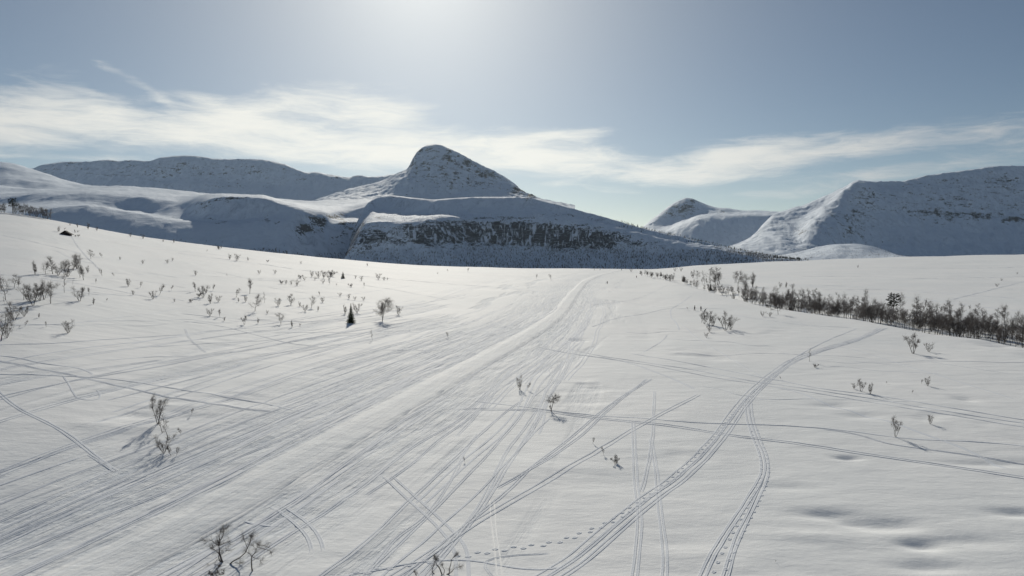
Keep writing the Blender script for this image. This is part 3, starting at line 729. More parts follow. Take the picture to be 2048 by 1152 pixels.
L_TR = [
    ('one', [(-20, 709), (40, 716), (82, 727), (156, 735), (180, 744), (191, 754)], 1.0),
    ('ski', [(-20, 718), (82, 739), (164, 754), (230, 770), (307, 787), (369, 799), (451, 811), (512, 821), (574, 826)], 1.2),
    ('one', [(-20, 748), (123, 752), (205, 756), (287, 766), (369, 780), (451, 795), (512, 803), (574, 819), (640, 826)], .9),
    ('ski', [(-20, 770), (0, 787), (41, 821), (102, 848), (156, 883), (197, 918), (246, 953)], 1.2),
    ('ski', [(164, 901), (205, 926), (242, 953)], .9),
    ('one', [(123, 746), (135, 764), (148, 787), (156, 799), (197, 801), (201, 791), (190, 775)], .6),
    ('sled', [(537, 1004), (574, 1024), (607, 1049), (627, 1073), (635, 1098), (635, 1120)], 1.0),
    ('one', [(463, 1032), (512, 1049), (553, 1054), (590, 1045)], .7),
    ('one', [(350, 505), (500, 525), (600, 540), (700, 550), (850, 563), (1000, 575), (1080, 583)], 2.0),
    ('one', [(-10, 548), (100, 560), (230, 580), (330, 600)], 1.0),
    ('one', [(350, 626), (430, 634), (520, 642), (640, 644), (720, 640)], 1.0),
    ('one', [(250, 690), (400, 662), (520, 655), (640, 640), (760, 634), (830, 612), (900, 590), (960, 568)], 1.2),
    ('one', [(350, 640), (450, 652), (520, 672), (580, 688), (650, 694)], .9),
    ('ski', [(370, 655), (378, 678), (400, 695), (415, 708)], 1.0),
    ('one', [(540, 602), (640, 595), (700, 590), (820, 572)], 1.2),
    ('one', [(0, 470), (60, 482), (120, 497), (170, 510)], 1.2),
    ('one', [(110, 500), (150, 520), (200, 530)], 1.0),
    ('ski', [(140, 468), (160, 500), (200, 540)], 1.4),
    ('one', [(200, 480), (300, 498), (400, 505), (520, 520)], 1.3),
    ('one', [(420, 700), (560, 668), (700, 650), (800, 634)], .9),
    ('one', [(500, 560), (640, 560), (760, 574), (900, 600)], 1.1),
    ('ski', [(-10, 690), (120, 688), (250, 676), (380, 668)], 1.0),
    ('one', [(-10, 650), (100, 652), (210, 640), (330, 642)], .9),
]
for kd, pts, sc in L_TR:
    track('line pressed into the snow of the left-hand field', pts, kd, scale=sc)
F_TR = [([(1445, 555), (1562, 569), (1717, 573), (1873, 588), (2060, 597)], 2.4), ([(1600, 569), (1756, 588), (1912, 608), (2060, 624)], 2.4), ([(1600, 553), (1740, 552), (1834, 559), (2060, 553)], 2.6),
        ([(1640, 580), (1800, 578), (1950, 590), (2060, 600)], 1.8), ([(1420, 546), (1560, 556), (1700, 560)], 2.2), ([(1900, 600), (1960, 585), (2060, 560)], 1.8), ([(1700, 533), (1860, 538), (2060, 534)], 2.5)]
for pts, sc in F_TR:
    track('long ski line across the far snow slope beyond the birches', pts, 'one', scale=sc)
fr = random.Random(29)
for i in range(26):
    x0 = fr.uniform(-60, 620); y0 = fr.uniform(470 + .13 * x0, 720); L = fr.uniform(120, 420); sl = fr.uniform(-.05, .16) if y0 < 600 else fr.uniform(-.16, .05)
    pts = [(x0 + L * k / 5, y0 + sl * L * k / 5 + fr.uniform(-4, 4)) for k in range(6)]
    if any(p[1] < 455 + .10 * p[0] + 8 for p in pts): continue
    track('faint old ski line across the left snow slope', pts, 'one', scale=fr.uniform(.5, 1.0), broken=.2)
for i in range(12):
    x0 = fr.uniform(1080, 1700); y0 = fr.uniform(600, 800); L = fr.uniform(150, 400); sl = fr.uniform(.0, .22)
    pts = [(x0 + L * k / 5, y0 + sl * L * k / 5 + fr.uniform(-4, 4)) for k in range(6)]
    if any(p[1] < 560 + .17 * (p[0] - 1200) for p in pts): continue
    track('faint old ski line across the right snow slope', pts, 'one', scale=fr.uniform(.4, .7), broken=.2)
# parallel runs on both sides of the groomed trail
def offset_line(o0, o1, s0, s1, wob, seed):
    L = np.concatenate([[0], np.cumsum(np.hypot(*np.diff(TR, axis=0).T))])
    s = np.arange(s0, min(s1, L[-1] - 2), 0.9)
    if len(s) < 8: return None
    cx, cy = np.interp(s, L, TR[:, 0]), np.interp(s, L, TR[:, 1])
    P = np.stack([cx, cy], 1)
    k = np.ones(15) / 15
    Pp = np.pad(P, ((7, 7), (0, 0)), 'edge'); P = np.stack([np.convolve(Pp[:, i], k, 'valid') for i in (0, 1)], 1)
    T = np.gradient(P, axis=0); T /= np.maximum(np.hypot(T[:, 0], T[:, 1]), 1e-6)[:, None]
    N_ = np.stack([T[:, 1], -T[:, 0]], 1)
    o = np.linspace(o0, o1, len(s)) + wob * fbm(s / 40 + seed, s * 0 + seed, 2)
    return P + N_ * o[:, None]
rr = random.Random(11)
for i in range(74):
    left = i < 52
    o0 = -rr.choice([rr.uniform(3.6, 14), rr.uniform(6, 40), rr.uniform(12, 70)]) if left else rr.uniform(3.6, 17)
    o1 = o0 * rr.uniform(.75, 1.1) + rr.uniform(-2, 2)
    if not left: o0 = o0 * 1.3
    s0 = rr.uniform(0, 170); s1 = s0 + rr.uniform(40, 230)
    P = offset_line(o0, o1, s0, s1, rr.uniform(.5, 3), i * 1.37)
    if P is None: continue
    kd = rr.choice(['ski', 'ski', 'sled', 'one'])
    track('snowmobile or ski line running beside the groomed trail', None, kd, scale=rr.uniform(.7, 1.15), broken=rr.choice([0, .1, .25]), world=P)
# the groomed trail itself: a smooth sheet in its shallow trough
P = offset_line(0, 0, 1, 2000, 0, 0)
T = np.gradient(P, axis=0); T /= np.maximum(np.hypot(T[:, 0], T[:, 1]), 1e-6)[:, None]
N_ = np.stack([T[:, 1], -T[:, 0]], 1); rows = []; at_ = []
sl = np.arange(len(P)) * 0.9
for u in (-2.5, -2.4, -1.2, 0, 1.2, 2.4, 2.5):
    uu = u + (np.sign(u) * 0.55 * fbm(sl / 7 + u, sl * 0 + 5 + np.sign(u), 3) if abs(u) > 2 else 0)
    Q_ = P + N_ * (np.zeros(len(P)) + uu)[:, None]
    z = ground_fast(Q_[:, 0], Q_[:, 1]) + (0.012 if abs(u) < 2.48 else -0.05)
    rows.append(np.column_stack([Q_, z])); at_.append(np.column_stack([sl, np.zeros(len(P)) + uu, np.full(len(P), 0.38)]))
A = np.stack(rows, 1)
me = mesh_np('ski_trail', A.reshape(-1, 3), grid_quads(len(P), 7))
a_ = me.attributes.new('trail', 'FLOAT_VECTOR', 'POINT'); a_.data.foreach_set('vector', np.stack(at_, 1).astype(np.float32).ravel())
tag(link('ski_trail', me, M_GROUND), 'wide groomed ski trail leading to the horizon', kind='structure')

# ------------------------------------------------------------------ trees
def tube(V, Q, p0, p1, r0, r1, n=3):
    d = (p1 - p0); L = d.length
    if L < 1e-6: return
    d /= L
    a = d.orthogonal().normalized(); b = d.cross(a)
    i0 = len(V)
    for (p, r) in ((p0, r0), (p1, r1)):
        for k in range(n):
            t = 2 * math.pi * k / n
            q = p + a * (math.cos(t) * r) + b * (math.sin(t) * r)
            V.append((q.x, q.y, q.z))
    for k in range(n):
        Q.append((i0 + k, i0 + (k + 1) % n, i0 + n + (k + 1) % n, i0 + n + k))
def bare_tree(seed, stems=1, lean=0.12, clear=0.3, spread=0.55, limbs=9, twigs=5, up=0.35, r=0.02, vase=False, umbrella=False, twig_r=0.0013):
    """bare birch one unit tall -> (trunk mesh, crown mesh): stems and limbs, then fine forked twigs."""
    rg = random.Random(seed)
    TV, TQ, CV, CQ_ = [], [], [], []
    def rv(s): return Vector((rg.gauss(0, s), rg.gauss(0, s), rg.gauss(0, s)))
    def twig(p, d, L, r0, lv):
        n = 2 if lv else 3
        for i in range(n):
            d = (d + rv(0.24) + Vector((0, 0, up * 0.16))).normalized()
            q = p + d * (L / n)
            r1 = r0 * (0.72 if i < n - 1 else 0.35)
            tube(CV, CQ_, p, q, r0, r1, 3)
            if lv < 2:
                for _ in range(twigs + 1 if lv == 0 else 3):
                    nd = (d + rv(0.75)).normalized()
                    twig(p.lerp(q, rg.random()), nd, L * rg.uniform(.45, .85), max(r0 * .6, twig_r), lv + 1)
            p, r0 = q, r1
    for st in range(stems):
        a = rg.uniform(0, 6.28) if stems < 3 else st / stems * 6.28 + rg.uniform(-.5, .5)
        h = rg.uniform(.72, 1.0) if st else 1.0
        tilt = lean * rg.uniform(.4, 1.3) * (1.0 if stems == 1 else 2.2) + (0.25 * rg.random() if vase else 0)
        d = Vector((math.cos(a) * tilt, math.sin(a) * tilt, 1)).normalized()
        p = Vector((0, 0, -0.10)); r0 = r * rg.uniform(.8, 1.1)
        n = 7; pts = [(p.copy(), r0)]; seg = (0.62 if umbrella else 0.80) * h / n
        for i in range(n):
            d = (d + rv(0.07) + Vector((0, 0, 0.06))).normalized()
            q = p + d * (seg + (0.12 / n)); r1 = r0 * 0.86
            tube(TV, TQ, p, q, r0, r1, 6)
            p, r0 = q, r1; pts.append((p.copy(), r0))
        for k in range(limbs):
            t = clear + (1 - clear) * (k + rg.random()) / limbs
            if umbrella: t = 0.72 + 0.28 * (k + rg.random()) / limbs
            f = t * n; i = min(n - 1, int(f)); b = pts[i][0].lerp(pts[i + 1][0], f - i); br = pts[i][1]
            a = rg.uniform(0, 6.28); el_ = rg.uniform(.2, .75) if not umbrella else rg.uniform(.0, .35)
            if vase: el_ = rg.uniform(.7, 1.2)
            dd = Vector((math.cos(a) * math.cos(el_), math.sin(a) * math.cos(el_), math.sin(el_)))
            L = spread * h * rg.uniform(.55, 1.0) * (1.15 - 0.55 * t)
            # limb: two sturdier pieces belong to the trunk, the rest is crown
            m = b + dd * L * .4; dd2 = (dd + Vector((0, 0, up)) + rv(.12)).normalized()
            tube(TV, TQ, b, m, br * .5, br * .32, 4)
            twig(m, dd2, L * .62, max(br * .32, twig_r * 1.5), 0)
            for _ in range(2):
                twig(b.lerp(m, rg.uniform(.3, 1)), (dd + rv(.5)).normalized(), L * rg.uniform(.3, .5), twig_r * 1.5, 1)
        twig(p, d, 0.22 * h, r0 * .8, 0)
        twig(p, (d + rv(.3)).normalized(), 0.2 * h, r0 * .7, 0)
    t = mesh_np('trunk', TV, TQ); c = mesh_np('crown', CV, CQ_)
    t.materials.append(M_BARK); c.materials.append(M_TWIG)
    return t, c
def conifer(seed, levels=26, width=0.21, bare=0.07):
    rg = random.Random(seed); TV, TQ, CV, CT = [], [], [], []
    tube(TV, TQ, Vector((0, 0, -.05)), Vector((.005, 0, .6)), .020, .010, 7); tube(TV, TQ, Vector((.005, 0, .6)), Vector((0, 0, .99)), .010, .002, 6)
    for L in range(levels):
        t = L / (levels - 1); z = bare + (0.97 - bare) * t
        R = width * (1 - t) ** 0.85 * rg.uniform(.85, 1.12) + .012
        nb = max(5, int(13 * (1 - t) + 4))
        for k in range(nb):
            a = 2.4 * L + k / nb * 6.283 + rg.uniform(-.2, .2); rl = R * rg.uniform(.5, 1.25)
            c, s_ = math.cos(a), math.sin(a); droop = rl * rg.uniform(.15, .45)
            m = 5
            for j in range(m):
                f0, f1 = j / m, (j + 1) / m
                p0 = Vector((c * rl * f0, s_ * rl * f0, z - droop * f0 ** 1.3)); p1 = Vector((c * rl * f1, s_ * rl * f1, z - droop * f1 ** 1.3 + .004))
                w = (0.030 * (1 - 0.55 * f0)) * (0.5 + rl / width)
                n = Vector((-s_, c, 0))
                for sg in (-1, 1):
                    tip = p1 + n * sg * w * rg.uniform(1.0, 1.7) + Vector((c, s_, 0)) * .012 - Vector((0, 0, rg.uniform(.0, .018)))
                    i = len(CV); CV += [tuple(p0), tuple(p1), tuple(tip)]; CT.append((i, i + 1, i + 2))
                lo = p0.lerp(p1, .5) - Vector((0, 0, rg.uniform(.02, .055))); i = len(CV); CV += [tuple(p0), tuple(p1), tuple(lo)]; CT.append((i, i + 1, i + 2))
    t = mesh_np('trunk', TV, TQ); t.materials.append(M_BARK)
    c = mesh_np('crown', CV, None, CT, smooth=False); c.materials.append(M_SPRUCE)
    return t, c
def pine(seed):
    rg = random.Random(seed); TV, TQ, CV, CT = [], [], [], []
    p = Vector((0, 0, -.05)); r0 = .026; pts = []
    for i in range(6):
        q = p + Vector((rg.uniform(-.015, .015), rg.uniform(-.015, .015), .16)); tube(TV, TQ, p, q, r0, r0 * .82, 7); p = q; r0 *= .82; pts.append(p.copy())
    for k in range(36):
        z = .46 + .5 * (k + rg.random()) / 36; a = k * 2.4 + rg.uniform(-.4, .4); R = .36 * math.sqrt(max(.05, 1 - ((z - .66) / .34) ** 2)) * rg.uniform(.45, 1.1)
        b = Vector((0, 0, z - .05)); e = Vector((math.cos(a) * R, math.sin(a) * R, z + rg.uniform(-.02, .05)))
        tube(TV, TQ, b, e, .007, .003, 4)
        for m in range(5):
            c = b.lerp(e, rg.uniform(.5, 1.05)) + Vector((rg.gauss(0, .03), rg.gauss(0, .03), rg.gauss(.01, .015)))
            for _ in range(20):
                d = Vector((rg.gauss(0, 1), rg.gauss(0, 1), rg.gauss(0.3, .6))).normalized(); q = c + d * rg.uniform(.02, .05)
                o = d.orthogonal().normalized() * .010; i = len(CV)
                CV += [tuple(c + d * .008 - o), tuple(c + d * .008 + o), tuple(q)]; CT.append((i, i + 1, i + 2))
    t = mesh_np('trunk', TV, TQ); t.materials.append(M_BARK)
    c = mesh_np('crown', CV, None, CT, smooth=False); c.materials.append(M_PINE)
    return t, c
PROTO = {
    'tree': [bare_tree(s, 1, .10, .30, .55, 11, 4) for s in (1, 2, 3, 4)] + [bare_tree(5, 2, .12, .34, .5, 8, 4)],
    'twin': [bare_tree(s, 2, .08, .42, .62, 11, 5, r=.018) for s in (11, 12)],
    'bush': [bare_tree(s, 5, .16, .20, .40, 5, 3, r=.014, vase=True) for s in (21, 22, 23)],
    'vase': [bare_tree(s, 3, .15, .35, .45, 6, 4, r=.018, vase=True) for s in (31, 32)],
    'belt': [bare_tree(s, 1, .06, .42, .40, 11, 3, r=.013) for s in (101, 102, 103)] + [bare_tree(104, 2, .06, .45, .36, 8, 3, r=.012)],
    'pole': [bare_tree(s, 1, .05, .45, .22, 9, 2, r=.016) for s in (41, 42)],
    'sapling': [bare_tree(s, 2, .2, .4, .38, 6, 4, r=.013, vase=True) for s in (51, 52)],
    'umbrella': [bare_tree(61, 1, .10, .72, .62, 12, 4, up=.1, r=.026, umbrella=True)],
    'low': [bare_tree(s, 6, .40, .15, .50, 4, 4, r=.014, vase=True, twig_r=.0025) for s in (71, 72)],
    'spruce': [conifer(81), conifer(82, 22, .25)],
    'pine': [pine(91)],
}
KIND = {'belt': ('birch_tree', 'birch tree'), 'spruce': ('spruce_tree', 'spruce'), 'pine': ('pine_tree', 'pine'), 'bush': ('birch_shrub', 'shrub'), 'low': ('birch_shrub', 'shrub'), 'vase': ('birch_tree', 'birch tree'),
        'sapling': ('birch_sapling', 'sapling'), 'pole': ('birch_tree', 'birch tree'), 'tree': ('birch_tree', 'birch tree'), 'twin': ('birch_tree', 'birch tree'), 'umbrella': ('birch_tree', 'birch tree')}
tg = random.Random(77)
def plant(kind, x, y, z, h, label, group=None, wide=1.0, rot=None, idx=None):
    nm, cat = KIND[kind]
    tm, cm = PROTO[kind][idx % len(PROTO[kind]) if idx is not None else tg.randrange(len(PROTO[kind]))]
    root = bpy.data.objects.new(nm, None); COL.objects.link(root)
    root.location = (x, y, z - 0.01); root.rotation_euler = (0, 0, tg.uniform(0, 6.28) if rot is None else rot); root.scale = (h * wide, h * wide, h)
    tag(root, label, cat, group)
    for nn, m in (('trunk', tm), ('crown', cm)):
        c = bpy.data.objects.new(nn, m); COL.objects.link(c); c.parent = root
    return root
def plant_px(kind, px, py, hp, label, group=None, wide=1.0, **k):
    x, y, z = ray_ground(px, py)
    d = y * math.cos(PITCH) - (z - HCAM) * math.sin(PITCH)
    return plant(kind, x, y, z, hp * d / F * 0.96, label, group, wide, **k)
ORD = 'first second third fourth fifth sixth seventh eighth ninth tenth eleventh twelfth thirteenth fourteenth fifteenth sixteenth'.split()
def row(where, group, items, what='bare birch'):
    """a named row of shrubs, left to right, each told apart by its place in the row."""
    items = sorted(items, key=lambda t: t[1]); n = len(items)
    for i, it in enumerate(items):
        k, px, py, hp = it[:4]
        size = 'tiny' if hp < 9 else 'small' if hp < 18 else 'medium' if hp < 30 else 'tall'
        pos = 'leftmost' if i == 0 else 'rightmost' if i == n - 1 else ORD[i] + ' from the left'
        shape = {'tree': 'birch tree', 'twin': 'birch tree', 'bush': 'bare shrub', 'low': 'low shrub', 'vase': 'forked birch', 'pole': 'thin-stemmed birch', 'sapling': 'sapling', 'spruce': 'spruce', 'pine': 'pine'}[k]
        lab = it[4] if len(it) > 4 else f"{size} {shape}, {pos} in the {where}"
        plant_px(k, px, py, hp, lab, group)
row('upper thicket on the left slope', 'birches of the upper left thicket', [
    ('bush', 70, 549, 26), ('tree', 90, 549, 26), ('tree', 106, 548, 36), ('bush', 116, 551, 22), ('tree', 127, 549, 30), ('bush', 135, 553, 34), ('tree', 146, 541, 30), ('bush', 154, 538, 32), ('tree', 160, 556, 26), ('sapling', 168, 560, 28), ('bush', 176, 546, 14)])
plant_px('tree', 182, 518, 19, 'lone dark birch standing above the upper thicket', None)
plant_px('sapling', 205, 516, 11, 'small sapling just right of the lone dark birch', None)
plant_px('sapling', 205, 552, 16, 'small leaning sapling right of the upper thicket', None)
plant_px('sapling', 192, 567, 11, 'low leaning twig between the two left thickets', None)
plant_px('pole', 129, 585, 36, 'single thin birch stem between the upper and lower thickets', None)
plant_px('pole', 145, 570, 9, 'tiny stick in the snow beside the single thin birch', None)
row('lower thicket on the left slope', 'birches of the lower left thicket', [
    ('tree', 12, 600, 50), ('tree', 28, 576, 28), ('sapling', 38, 575, 15), ('pole', 47, 600, 30), ('bush', 58, 603, 34), ('tree', 66, 611, 44), ('bush', 80, 601, 40), ('vase', 88, 599, 34), ('tree', 101, 607, 45), ('pole', 9, 609, 16), ('bush', 160, 602, 32), ('sapling', 178, 590, 17), ('bush', 187, 609, 13)])
row('left-edge group below the thickets', 'birches at the left edge', [
    ('vase', 28, 640, 38), ('bush', 48, 633, 24), ('bush', 18, 645, 10), ('tree', 2, 681, 60), ('bush', 13, 676, 32), ('sapling', 49, 653, 13), ('sapling', 37, 657, 6), ('bush', 78, 636, 10), ('sapling', 93, 654, 12)])
plant_px('bush', 136, 666, 28, 'compact many-stemmed shrub alone below the thickets', None)
row('scatter right of the left thickets', 'shrubs scattered on the mid left slope', [
    ('sapling', 229, 554, 9), ('bush', 256, 573, 17), ('sapling', 280, 575, 13), ('bush', 266, 590, 10), ('bush', 306, 598, 18), ('sapling', 318, 590, 22), ('sapling', 342, 581, 11), ('bush', 349, 604, 7), ('bush', 380, 605, 7), ('sapling', 213, 603, 7)])
row('thin line high on the left slope', 'tiny shrubs high on the left slope', [
    ('bush', 240, 520, 7), ('bush', 286, 528, 9), ('bush', 335, 527, 9), ('bush', 345, 522, 7), ('sapling', 413, 504, 5), ('low', 438, 499, 9), ('bush', 459, 519, 11), ('bush', 474, 522, 15), ('bush', 496, 522, 8), ('low', 535, 524, 5), ('bush', 602, 528, 6), ('bush', 735, 532, 6)])
plant_px('bush', 391, 551, 11, 'small dense shrub alone on the open slope', None)
row('group left of the slender sapling', 'shrubs of the middle left group', [
    ('sapling', 391, 583, 21), ('low', 398, 594, 10), ('bush', 406, 595, 26), ('sapling', 425, 582, 14), ('bush', 421, 607, 20), ('bush', 437, 604, 14), ('low', 382, 604, 7), ('bush', 412, 586, 14)])
plant_px('sapling', 499, 588, 31, 'slender forked sapling taller than its neighbours', None)
row('line below the slender sapling', 'shrubs below the slender sapling', [
    ('sapling', 471, 595, 20), ('bush', 477, 604, 9), ('bush', 491, 604, 13), ('tree', 510, 622, 34), ('pole', 529, 606, 21), ('bush', 557, 612, 18), ('tree', 582, 610, 23), ('bush', 599, 613, 10), ('bush', 610, 623, 16), ('tree', 623, 616, 24), ('bush', 645, 605, 12), ('bush', 636, 622, 10), ('sapling', 640, 592, 10)])
row('row upslope of the slender sapling', 'shrubs upslope of the saplings', [
    ('low', 563, 568, 9), ('bush', 572, 568, 9), ('bush', 583, 569, 9), ('bush', 594, 571, 13), ('low', 600, 557, 9), ('bush', 609, 561, 9), ('bush', 518, 548, 9), ('bush', 550, 548, 9), ('sapling', 454, 552, 5)])
row('dark clump left of the small spruce', 'shrubs of the dark clump by the small spruce', [
    ('bush', 623, 554, 13), ('bush', 637, 556, 15), ('bush', 647, 557, 16), ('bush', 658, 559, 19), ('low', 664, 553, 14), ('bush', 646, 567, 9), ('sapling', 660, 569, 9), ('bush', 630, 560, 8), ('sapling', 673, 572, 6)])
plant_px('spruce', 686, 557, 15, 'small dark spruce beside the shrub clump upslope', None, 1.2)
row('group right of the small spruce', 'shrubs right of the small spruce', [
    ('bush', 711, 557, 7), ('bush', 723, 561, 10), ('bush', 757, 559, 14), ('bush', 768, 561, 8), ('sapling', 728, 574, 10), ('low', 702, 574, 8), ('sapling', 774, 562, 7)])
row('group behind the large spruce', 'shrubs behind the large spruce', [
    ('bush', 680, 593, 9), ('bush', 698, 598, 11), ('bush', 710, 600, 8), ('bush', 727, 601, 9), ('bush', 797, 630, 20), ('bush', 690, 628, 18), ('bush', 714, 626, 22)])
plant_px('spruce', 702, 646, 42, 'dark green cone-shaped spruce standing alone, its shadow on the snow', None, 1.0)
plant_px('twin', 764, 642, 46, 'broad-crowned birch with two trunks right of the spruce', None, 1.15)
plant_px('pole', 745, 681, 21, 'thin lone stem below the spruce and broad birch', None)
row('scatter at the left slope foot', 'shrubs at the foot of the left slope', [
    ('bush', 420, 632, 17), ('sapling', 440, 634, 17), ('bush', 449, 642, 9), ('vase', 489, 649, 19), ('bush', 516, 647, 11), ('tree', 562, 649, 24), ('bush', 584, 655, 14), ('bush', 600, 652, 6), ('bush', 534, 628, 8)])
# pair of bushy birches beside the trail, left foreground
plant_px('vase', 316, 848, 60, 'tall many-branched birch standing left of the trail', None, .8, idx=0)
plant_px('pole', 325, 866, 44, 'slim birch between the tall birch and the low clump', None, 1.2)
plant_px('pole', 336, 880, 52, 'slim dark birch rising from behind the low clump', None, 1.2)
plant_px('bush', 328, 906, 40, 'low spreading birch clump nearest the trail on the left', None, 1.1)
plant_px('sapling', 343, 912, 24, 'small shoot right beside the low birch clump', None)
plant_px('sapling', 352, 911, 20, 'smaller outer shoot right of the low birch clump', None)
plant_px('sapling', 363, 871, 16, 'sprig between the birch clump and the trail', None)
plant_px('sapling', 383, 829, 14, 'tiny bent twig uphill right of the tall birch', None)
# foreground tangle at the bottom edge
def traced_tree(px, py, base, scale, stems, label, rmax, name='birch_tree', cat='birch tree', seed=1, crown=1.0, cutoff=None):
    """a bare birch whose stems follow traced lines; BASE and the stems are in one tracing frame, SCALE its units per photograph pixel."""
    x, y, z = ray_ground(px, py); d = y * math.cos(PITCH) - (z - HCAM) * math.sin(PITCH); m = d / F / scale
    rg = random.Random(seed); TV, TQ, CV, CQ_ = [], [], [], []
    def twig(p, dr, L, r0, lv):
        for i in range(3):
            dr = (dr + Vector((rg.gauss(0, .25), rg.gauss(0, .25), rg.gauss(.04, .2)))).normalized(); q = p + dr * L / 3
            tube(CV, CQ_, p, q, r0, r0 * .7, 3)
            if lv < 2:
                for _ in range(4 if lv == 0 else 2):
                    twig(p.lerp(q, rg.random()), (dr + Vector((rg.gauss(0, .7), rg.gauss(0, .7), rg.gauss(0, .6)))).normalized(), L * rg.uniform(.4, .8), r0 * .55, lv + 1)
            p, r0 = q, r0 * .7
    seen = []
    for (pts, r, tw) in stems:
        P = []; dy = min(seen, key=lambda q: abs(q[0] - pts[0][0]) + abs(q[1] - pts[0][1]))[2] if seen else 0.0
        for k, (cx, cy) in enumerate(pts):
            dy += rg.uniform(-.16, .16) if k else 0; P.append(Vector(((cx - base[0]) * m, dy, (base[1] - cy) * m * 1.05))); seen.append((cx, cy, dy))
        if P[0].z < .15: P[0].z = -0.15
        n = len(P) - 1
        for k in range(n):
            ra, rb = r * rmax * (1 - .75 * k / n), r * rmax * (1 - .75 * (k + 1) / n)
            mid = P[k].lerp(P[k + 1], .5) + Vector((rg.gauss(0, .02), rg.gauss(0, .02), rg.gauss(0, .015)))
            tube(TV, TQ, P[k], mid, ra, (ra + rb) / 2, 6); tube(TV, TQ, mid, P[k + 1], (ra + rb) / 2, rb, 6)
            for _ in range(int(tw * 2 * (k + .8))):
                dr = ((P[k + 1] - P[k]).normalized() + Vector((rg.gauss(0, .6), rg.gauss(0, .6), rg.gauss(.1, .5)))).normalized()
                twig(P[k].lerp(P[k + 1], rg.random()), dr, crown * rg.uniform(.4, .9), .0055, 0)
        for _ in range(3): twig(P[-1], ((P[-1] - P[-2]).normalized() + Vector((rg.gauss(0, .4), rg.gauss(0, .4), rg.gauss(.1, .3)))).normalized(), crown * rg.uniform(.4, .8), r * rmax * .2 + .004, 0)
    root = bpy.data.objects.new(name, None); COL.objects.link(root); root.location = (x, y, z); tag(root, label, cat)
    t = mesh_np('trunk', TV, TQ); c = mesh_np('crown', CV, CQ_)
    link('trunk', t, M_BARK, root); link('crown', c, M_TWIG, root)
    return root
traced_tree(446, 1124, (620, 880), 9.31, [
    ([(620, 880), (600, 830), (575, 740), (570, 640), (568, 560)], 1.0, .4), ([(568, 560), (560, 450), (575, 370)], .5, 1), ([(568, 560), (600, 470), (640, 400), (660, 280)], .55, 1),
    ([(572, 570), (680, 520), (740, 490)], .35, .8), ([(570, 580), (480, 520), (400, 480), (330, 490)], .3, .7), ([(615, 878), (540, 830), (525, 760), (500, 700), (440, 650)], .5, .7),
    ([(574, 740), (640, 700), (690, 650)], .25, .7)], 'gnarled dark birch nearest the viewer by the bottom edge', .085, seed=3, crown=.8)
traced_tree(455, 1128, (700, 915), 9.31, [
    ([(700, 915), (800, 870), (920, 815), (1000, 750), (1040, 660), (1080, 580), (1090, 500)], .8, .35), ([(1040, 660), (1000, 560), (980, 500)], .3, 1), ([(1080, 580), (1120, 520)], .3, 1),
    ([(700, 915), (600, 930), (480, 915), (430, 940)], .7, .1), ([(700, 915), (860, 900), (930, 905)], .35, .4)], 'long low limb arching sideways from the gnarled birch foot', .07, seed=5, crown=.8)
traced_tree(505, 1142, (1150, 1060), 9.31, [
    ([(1150, 1060), (1140, 880), (1165, 770), (1240, 670), (1290, 560)], .9, .7), ([(1165, 775), (1240, 800), (1330, 820)], .4, .8), ([(1290, 560), (1350, 575), (1440, 580)], .4, 1), ([(1290, 600), (1400, 620), (1530, 660)], .35, .9),
    ([(1165, 780), (1130, 740)], .4, 1), ([(1240, 670), (1210, 590)], .3, 1)], 'twisted small birch right of the gnarled birch', .055, seed=7, crown=.7)
plant_px('low', 431, 1153, 18, 'low twigs added in place of stem shadows below the gnarled birch', None, 1.8)  # added low shrub, stands in for the stem shadows fanning over the snow
traced_tree(886, 1149, (1110, 880), 12.8, [
    ([(1110, 880), (1030, 730), (960, 640), (930, 500)], 1.0, .5), ([(1110, 880), (1150, 780), (1100, 690)], .6, .5), ([(1110, 880), (1270, 860), (1280, 740), (1320, 560), (1400, 450)], .8, .5),
    ([(1110, 880), (1270, 862), (1400, 720), (1520, 660)], .5, .6), ([(1110, 885), (900, 890), (830, 860), (830, 780), (880, 620), (930, 520)], .7, .4)], 'branching shrub rising from the bottom edge of the snow', .055, 'birch_shrub', 'shrub', seed=9, crown=.6)
plant_px('sapling', 836, 1157, 22, 'short shoot left of the branching shrub at the bottom edge', None)
# centre foreground
plant_px('bush', 1040, 779, 28, 'dark upright shrub between the trail and the umbrella birch', None, .8)
plant_px('sapling', 1054, 780, 16, 'small sprig right beside the dark upright shrub', None)
plant_px('umbrella', 1102, 823, 46, 'small birch with curved trunk and flat umbrella crown', None, .95, idx=0)
plant_px('sapling', 1102, 823, 15, 'short shoot at the foot of the umbrella birch', None)
row('line in the foreground snow', 'twigs in the foreground snow', [
    ('sapling', 1185, 887, 15), ('sapling', 1208, 911, 17), ('low', 1232, 927, 15), ('sapling', 1236, 925, 20)])
plant_px('sapling', 930, 925, 12, 'tiny twig on open snow left of the straight tracks', None)
plant_px('sapling', 897, 676, 13, 'single twig just left of the groomed trail', None)
row('few along the central crest', 'twigs near the crest', [
    ('sapling', 896, 544, 6), ('sapling', 935, 544, 9), ('sapling', 1073, 558, 10), ('sapling', 1103, 560, 13), ('bush', 875, 548, 4), ('bush', 1189, 541, 4), ('bush', 1200, 541, 4), ('bush', 1262, 544, 7)])
